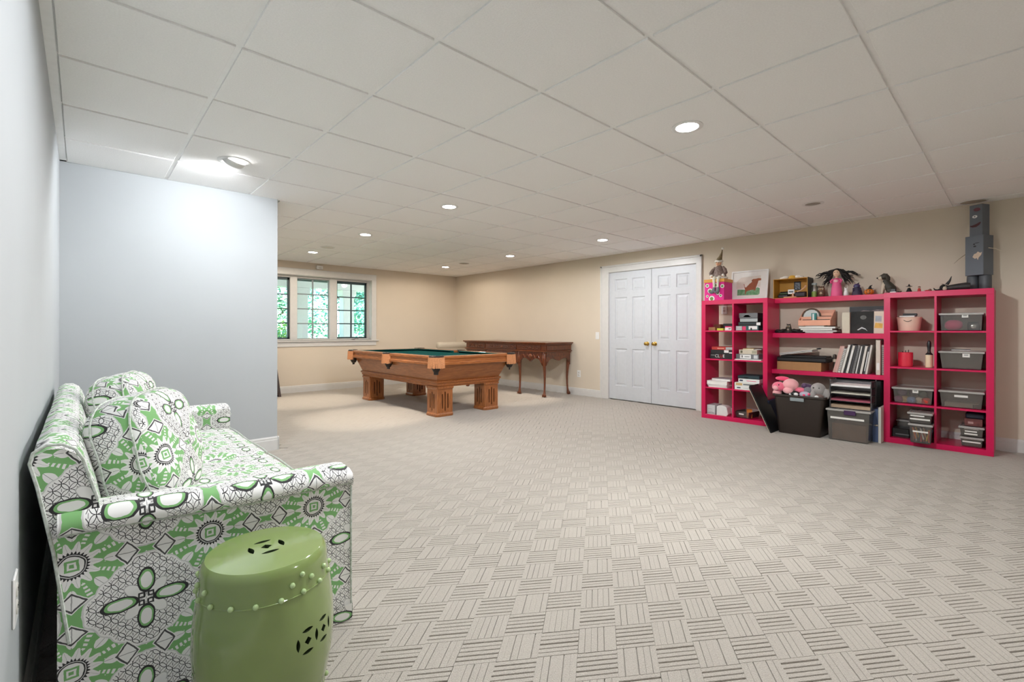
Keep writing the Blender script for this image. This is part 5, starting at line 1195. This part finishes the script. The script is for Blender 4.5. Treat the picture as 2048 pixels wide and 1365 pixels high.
t = thing('paint_brush', 'dark paint brush lying on the tilted white boards', 'brush', (6.05, 1.10, .880), rot=(R(-8.5), 0, 0)); g = G(); g.tube([(0, .09, .003), (0, .0, .005), (0, -.01, .005)], [.002, .005, .005], 8); part('handle', g, CR, t); g = G(); g.tube([(0, -.01, .005), (0, -.04, .005), (0, -.055, .004)], [.006, .009, .003], 8); part('bristles', g, BK, t)
t = thing('pencil_tube', 'dark glass tube with brushes left of the leaning books', 'tube', (6.12, .940, ZL)); g = G(); g.lathe([(.017, 0), (.018, .10), (.018, .17), (.014, .185), (.002, .188)], 16); part('tube', g, c_('dark_glass', '#3a332c', rough=.25), t); g = G(); g.lathe([(.0185, .105), (.0185, .135)], 16); part('label_band', g, CR, t)
rnd = random.Random(11); cols = [('#c79a8f', 'dusty pink'), ('#c9a49a', 'rose'), ('#d0ccc4', 'grey ringbound'), ('#dbd8d0', 'off-white'), ('#26282a', 'black'), ('#cfcac1', 'pale'), ('#3a3a3c', 'charcoal'), ('#8e8c89', 'mid-grey'), ('#e0ddd6', 'white'), ('#2d2b2b', 'dark brown'), ('#d5d0c6', 'cream'), ('#3c3c40', 'slate'), ('#cdc9c2', 'ash')]
ordn = ['first', 'second', 'third', 'fourth', 'fifth', 'sixth', 'seventh', 'eighth', 'ninth', 'tenth', 'eleventh', 'twelfth', 'thirteenth']
yb = .915
for i, (h, nm) in enumerate(cols):
    th = rnd.uniform(.015, .0212) if i not in (2,) else .022; hh = (.285, .285, .262, .300, .305, .292, .290, .295, .285, .300, .288, .282, .300)[i]
    lean = R(14 - i * .45)
    t = thing('book', '%s book, %s from the left in the leaning row on the lowest board' % (nm, ordn[i]), 'book', (6.105 + rnd.uniform(-.012, .012), yb, ZL), rot=(lean, 0, 0))
    g = G(); g.box(-.105, -.099, 0, th, .0, hh); g.box(-.099, .105, 0, .002, 0, hh); g.box(-.099, .105, th - .002, th, 0, hh); part('cover', g, c_('bk%d' % i, h), t, smooth=0)
    g = G(); g.box(-.098, .102, .002, th - .002, .003, hh - .003); part('pages', g, M_paper, t, smooth=0)
    if i in (5, 8, 11):
        g = G(); g.box(-.1056, -.105, .004, th - .004, .03, hh - .05); part('spine_label', g, WH, t, smooth=0)
    if i in (2, 7):
        g = G()
        for q in range(14): g.box(-.107, -.104, .003, th - .003, .02 + q * .018, .028 + q * .018)
        part('spiral', g, GY, t, smooth=0)
    yb -= (th / math.cos(lean) + .0042)
t = thing('ring_binder', 'tall cream binder standing upright right of the leaning books', 'binder', (6.10, .546, ZL)); g = G(); g.box(-.115, .115, -.020, .017, 0, .348, .003); part('cover', g, c_('binder_cream', '#cfc6b8'), t, smooth=0); g = G(); g.box(-.1165, -.1145, -.012, .010, .05, .12); part('spine_label', g, WH, t, smooth=0)
t = thing('book', 'thin grey ringbound book squeezed between cream binder and right shelf', 'book', (6.11, .508, ZL)); g = G(); g.box(-.10, .10, -.012, .012, 0, .300, .002); part('cover', g, c_('bk_thin', '#bdb8ae'), t, smooth=0); g = G(); [g.box(-.102, -.099, -.010, .010, .02 + q * .019, .028 + q * .019) for q in range(14)]; part('spiral', g, GY, t, smooth=0)

# ================================================================== on the floor between the shelves
# toy bin with plush animals
t = thing('toy_bin', 'dark brown plastic bin full of plush toys', 'bin', (5.78, 1.147, 0)); M_bin = c_('brown_plastic', '#2f2621', rough=.45)
def rr2(a, b, z, r_=.03, n=5):
    pts = []
    for (sx, sy, a0) in ((1, 1, 0), (-1, 1, 90), (-1, -1, 180), (1, -1, 270)):
        for k in range(n): q = R(a0 + 90 * k / (n - 1)); pts.append((sx * (a - r_) + r_ * math.cos(q), sy * (b - r_) + r_ * math.sin(q), z))
    return pts
g = G(); g.loft([rr2(.150, .190, 0), rr2(.153, .193, .01), rr2(.170, .228, .385), rr2(.182, .242, .390), rr2(.184, .244, .400), rr2(.182, .242, .412), rr2(.170, .230, .412), rr2(.164, .224, .398), rr2(.148, .188, .012)]); part('tub', g, M_bin, t, smooth=40)
g = G(); g.box(-.192, -.178, -.060, .068, .352, .388, .004); part('grey_handle', g, c_('grey_handle', '#8d9699', rough=.4), t, smooth=0)
def plush(name, label, loc, m, segs, rot=(0, 0, 0)):
    t = thing(name, label, 'plush toy', loc, rot=rot)
    for nm, c0, r0, mm in segs: g = G(); g.ball(c0, r0, 14, 10); part(nm, g, mm or m, t, smooth=70)
    return t
M_pp = c_('pink_plush', '#ef6f8c', sheen=.6, bump=.5, bscale=200); M_pl = c_('pale_pink_plush', '#f3aeb2', sheen=.6, bump=.5, bscale=200); M_gp = c_('grey_plush', '#9b9694', sheen=.6, bump=.5, bscale=200); M_gl = c_('dark_grey_plush', '#6d6a72', sheen=.6); M_pu = c_('purple_plush', '#4a2d55', sheen=.6)
M_hotp = c_('hot_pink_plush', '#ee3f72', sheen=.6, bump=.5, bscale=200)
plush('plush_toy', 'large pink plush animal lying on top of the toy bin', (5.70, 1.25, .395), M_pp, [('body', (0, -.01, .115), (.07, .075, .065), M_pl), ('head', (-.02, .10, .085), (.055, .065, .055), None), ('ear', (.0, .07, .175), (.022, .070, .024), M_hotp), ('arm', (-.05, .0, .055), (.03, .05, .035), M_pl), ('leg', (.0, -.10, .065), (.035, .055, .03), None), ('foot', (-.02, .115, .020), (.04, .045, .036), M_pl), ('muzzle', (-.065, .115, .075), (.022, .03, .026), M_pl), ('eye', (-.068, .085, .11), (.006, .006, .007), M_black)])
plush('plush_toy', 'grey plush elephant with big ears at the right of the toy bin', (5.72, 1.0, .395), M_gp, [('head', (-.01, -.01, .085), (.06, .068, .07), None), ('ear', (-.03, .075, .060), (.02, .048, .045), M_gl), ('ear', (-.02, -.080, .045), (.022, .035, .055), None), ('trunk', (-.07, .02, .030), (.022, .026, .05), None), ('body', (.06, .0, .04), (.06, .075, .06), None), ('eye', (-.062, .020, .105), (.005, .006, .007), M_black), ('eye', (-.062, -.030, .105), (.005, .006, .007), M_black)])
plush('plush_toy', 'dark purple plush toy between the pink one and the elephant', (5.76, 1.10, .40), M_pu, [('body', (0, 0, .075), (.05, .055, .055), None), ('head', (-.02, .02, .10), (.035, .035, .035), None)])
plush('plush_toy', 'small lilac and red plush ball at the front of the toy bin', (5.655, 1.095, .40), c_('lilac_plush', '#b3aec2', sheen=.5), [('body', (0, 0, .022), (.035, .052, .034), None), ('red_nose', (-.03, .0, .02), (.010, .014, .012), M_hotp), ('red_ear', (-.015, .035, .0), (.014, .014, .014), M_hotp), ('red_ear', (-.015, -.04, .03), (.014, .014, .014), M_hotp)])
plush('plush_toy', 'small black and white plush toy peeking over the bin rim', (5.66, 1.20, .40), M_black, [('body', (0, 0, .02), (.032, .06, .034), None), ('white_paw', (-.03, .025, .01), (.010, .012, .016), WH), ('white_face', (-.03, -.03, .02), (.012, .022, .018), WH)])
plush('plush_toy', 'small brown and white plush toy at the right rim of the bin', (5.66, .975, .395), c_('brown_plush', '#6b5550', sheen=.5), [('body', (0, 0, .018), (.03, .05, .03), None), ('white_patch', (-.025, .01, .018), (.012, .020, .014), WH)])
# tall black portfolio boards leaning on the shelf side
def leaning(name, label, yb0, yt, zt, xf, dep, th, m1, m2, group=None):
    ang = math.atan2(yt - yb0, zt); L = math.hypot(yt - yb0, zt); t = thing(name, label, 'portfolio', (xf, yb0, .0), rot=(-ang, 0, 0))
    g = G(); g.box(0, dep, 0, th, 0, L, .002); part('case', g, m1, t, smooth=0); g = G(); g.box(-.002, dep * .98, th, th + .004, .004, L - .006); part('inner_board', g, m2, t, smooth=0); return t
leaning('art_portfolio', 'large black art portfolio with pale boards leaning against the left cube shelf', 1.365, 1.585, .470, 5.515, .325, .014, BK, CR)
leaning('art_portfolio', 'second black art portfolio leaning behind the first one', 1.393, 1.615, .478, 5.60, .240, .012, c_('black_card2', '#141416'), BK)
crate('art_folder', 'navy blue folder standing at the foot of the left cube shelf', 'folder', 5.80, 1.487, 1.512, 0, .30, .30, NV)
# clear lidded bin with purple latch and letter trays on it
b = bin_('large clear lidded bin with a purple latch standing on the floor', 5.640, .545, .905, 0, .315, .34, CLS, tags=((.10, .86, .68, .74),), taper=.022)
g = G(); g.box(-.178, -.168, -.065, .030, .262, .306, .003); part('latch', g, c_('purple_latch', '#40204e'), b, smooth=0)
crate('folder_stack', 'tan folders inside the large clear bin on the floor', 'folders', 5.69, .585, .865, .005, .165, .22, c_('tan_folder', '#b08467', noise=.2, nscale=8))
TR = clear('tray_plastic', '#d9d6da', thick=.12, rough=.1)
zt0 = .3125
for k in range(4):
    t = thing('letter_tray', '%s clear plastic letter tray stacked on the large clear bin' % ('lowest', 'second lowest', 'third from the bottom,', 'topmost')[k], 'letter tray', (5.84, .722, zt0 + k * .0712)); w, d = .170, .12
    g = G(); g.box(-d, d, -w, w, 0, .003); g.box(-d, d, -w, -w + .003, .003, .062); g.box(-d, d, w - .003, w, .003, .062); g.box(d - .003, d, -w + .003, w - .003, .003, .045); part('tray', g, TR, t, smooth=0)
    for sx in (-1, 1):
        for sy in (-1, 1): g = G(); g.box(sx * d * .9 - .012, sx * d * .9 + .012, sy * (w + .001), sy * (w - .006), .0, .070); part('stacking_post', g, TR, t, smooth=0)
for k, (th, cc2, lb) in enumerate(((.030, '#b39a80', 'brown and cream papers in the lowest letter tray'), (.016, '#a34f62', 'crimson papers in the second letter tray'), (.009, '#dedccb', 'cream papers in the third letter tray'), (.018, '#ecebe9', 'white papers in the topmost letter tray'))):
    crate('paper_stack', lb, 'papers', 5.725, .562, .882, zt0 + k * .0712 + .0035, zt0 + k * .0712 + .0035 + th, .225, c_('papers%d' % k, cc2, noise=.2, nscale=30, stretch=(1, 1, 20)), b=0)
crate('equipment_case', 'black hard case standing behind the letter trays', 'case', 6.03, .520, .930, 0, .590, .24, c_('case_black', '#1c2022', rough=.5), b=.012)
t = thing('ring_binder', 'blue binder with a metal clasp standing beside the right cube shelf', 'binder', (5.98, .540, 0)); g = G(); g.box(-.145, .145, -.024, .024, 0, .322, .003); part('cover', g, c_('binder_blue', '#51648a'), t, smooth=0); g = G(); g.box(-.150, -.144, -.020, .006, .155, .175, .002); g.tube([(-.147, .012, .16), (-.158, .012, .165), (-.158, .0, .17), (-.147, -.005, .172)], .003, 6); part('clasp', g, M_chrome, t)
t = thing('ring_binder', 'white binder standing against the right cube shelf on the floor', 'binder', (5.95, .502, 0)); g = G(); g.box(-.155, .155, -.012, .010, 0, .345, .003); part('cover', g, c_('binder_white', '#d9d7cd'), t, smooth=0)

# ================================================================== outside the window
M_porch = mat('porch_white_paint', '#eceeee', .6); M_ground = mat('garden_ground', '#7f9a62', .9, noise=.3, nscale=3); M_stone = mat('porch_slab', '#bdb8ae', .8)
g = G(); g.box(-6, 14, YW + .25, 11.6, -.25, -.10); ob('porch_floor', g.mesh('porch_floor', M_stone, 0), **st)
g = G(); g.box(-14, 24, 11.6, 40, -.5, -.30); ob('garden_ground', g.mesh('garden_ground', M_ground, 0), **st)
g = G(); g.box(-6, 14, YW + .25, 11.7, 2.42, 2.55); ob('porch_ceiling', g.mesh('porch_ceiling', M_porch, 0), **st)
g = G(); g.box(-6, 14, 11.15, 11.55, 2.10, 2.42); ob('porch_beam', g.mesh('porch_beam', M_porch, 0), **st)
g = G(); g.box(-6, 14, 8.42, 8.60, 1.99, 2.42); ob('porch_header', g.mesh('porch_header', mat('dark_teal_paint', '#3f5558', .6), 0), **st)
for k, (x, lb) in enumerate(((4.02, 'white porch column seen through the middle window panes'), (5.17, 'white porch column seen through the right casement'), (2.55, 'white porch column outside the left casement'))):
    t = thing('porch_column', lb, 'column', (x, 11.35, -.10)); g = G(); g.box(-.14, .14, -.14, .14, .12, 2.06, .01); part('shaft', g, M_porch, t, smooth=0); g = G(); g.box(-.18, .18, -.18, .18, 0, .12, .01); part('plinth', g, M_porch, t, smooth=0); g = G(); g.box(-.18, .18, -.18, .18, 2.06, 2.20, .01); part('capital', g, M_porch, t, smooth=0)
for k, (x, lb) in enumerate(((3.95, 'left porch ceiling spotlight seen through the window'), (4.5, 'right porch ceiling spotlight seen through the window'))):
    t = thing('porch_spotlight', lb, 'spotlight', (x, 10.4, 2.42)); g = G(); g.lathe([(.06, 0), (.06, -.02), (.05, -.03)], 16); part('canopy', g, M_dkwood, t); g = G(); g.tube([(0, 0, -.02), (.02, -.02, -.06), (.08, -.05, -.10)], [.03, .035, .045], 10); part('lamp_head', g, M_dkwood, t)
def tree(name, label, x, y, h, r, m1, m2, nleaf, seed, zc=.62, cat='tree'):
    rnd = random.Random(seed); t = thing(name, label, cat, (x, y, -.30))
    g = G(); g.tube([(0, 0, 0), (.05, .02, h * .3), (-.03, 0, h * .55), (0, 0, h * .8)], [.10 * r, .08 * r, .06 * r, .03 * r], 8); tr = part('trunk', g, M_dkwood, t)
    for k in range(5): a = rnd.uniform(0, 6.28); z = h * rnd.uniform(.3, .6); g = G(); g.tube([(0, 0, z), (r * .4 * math.cos(a), r * .4 * math.sin(a), z + .4 * r), (r * .75 * math.cos(a), r * .75 * math.sin(a), z + .6 * r)], [.04 * r, .025 * r, .01 * r], 6); part('branch', g, M_dkwood, tr)
    vv, ff, mi = [], [], []
    clumps = [(rnd.gauss(0, .45) * r, rnd.gauss(0, .45) * r, h * zc + rnd.gauss(0, .30) * h, rnd.uniform(.22, .45) * r) for _ in range(34)]
    for k in range(nleaf):
        cx, cy, cz_, cr = clumps[k % len(clumps)]
        d = Vector((rnd.gauss(0, 1), rnd.gauss(0, 1), rnd.gauss(0, 1))).normalized() * cr * rnd.uniform(.5, 1.05)
        p = Vector((cx, cy, max(.15, cz_))) + d; p.z = max(.05, p.z); s_ = rnd.uniform(.05, .10) * (1 if cat == 'tree' else .7)
        a = Vector((rnd.gauss(0, 1), rnd.gauss(0, 1), rnd.gauss(0, .7))).normalized(); b_ = a.cross(Vector((rnd.gauss(0, 1), rnd.gauss(0, 1), rnd.gauss(0, 1)))).normalized(); n_ = a.cross(b_) * s_ * .25
        i0 = len(vv); vv += [tuple(p - a * s_), tuple(p + b_ * s_ * .45 + n_), tuple(p + a * s_), tuple(p - b_ * s_ * .45 + n_)]; ff += [(i0, i0 + 1, i0 + 2), (i0, i0 + 2, i0 + 3)]; mi += [rnd.random() < .35] * 2
    me = bpy.data.meshes.new('foliage'); me.from_pydata(vv, [], ff); me.materials.append(m1); me.materials.append(m2); me.polygons.foreach_set('material_index', [int(q) for q in mi]); ob('foliage', me, t, kind='stuff')
L1 = mat('leaf_green', '#84c2a4', .6); L2 = mat('leaf_blue_green', '#66b3a4', .6); L3 = mat('leaf_lime', '#a9d06a', .6); L4 = mat('leaf_pale', '#b9d7ae', .6)
tree('garden_tree', 'bluish green tree outside, behind the right casement', 6.6, 15.0, 5.2, 1.7, L2, L1, 9000, 1)
tree('garden_tree', 'bright green tree outside, behind the middle casement', 4.6, 15.8, 4.8, 1.6, L1, L4, 9000, 2)
tree('garden_tree', 'pale green tree outside, behind the left casement', 3.0, 16.2, 5.0, 1.6, L4, L2, 8000, 3)
tree('garden_tree', 'tall tree outside at the far right of the garden', 8.6, 16.5, 6.0, 1.8, L2, L4, 7000, 4)
tree('garden_shrub', 'lime green shrub low outside the middle casement', 3.95, 12.4, 1.25, .55, L3, L1, 2500, 5, .55, 'shrub')
tree('garden_shrub', 'pale shrub low outside the left casement', 3.0, 13.2, 1.3, .6, L4, L3, 2500, 6, .55, 'shrub')
tree('garden_shrub', 'green shrub low outside the right casement', 6.1, 13.0, 1.2, .6, L1, L2, 2500, 8, .55, 'shrub')
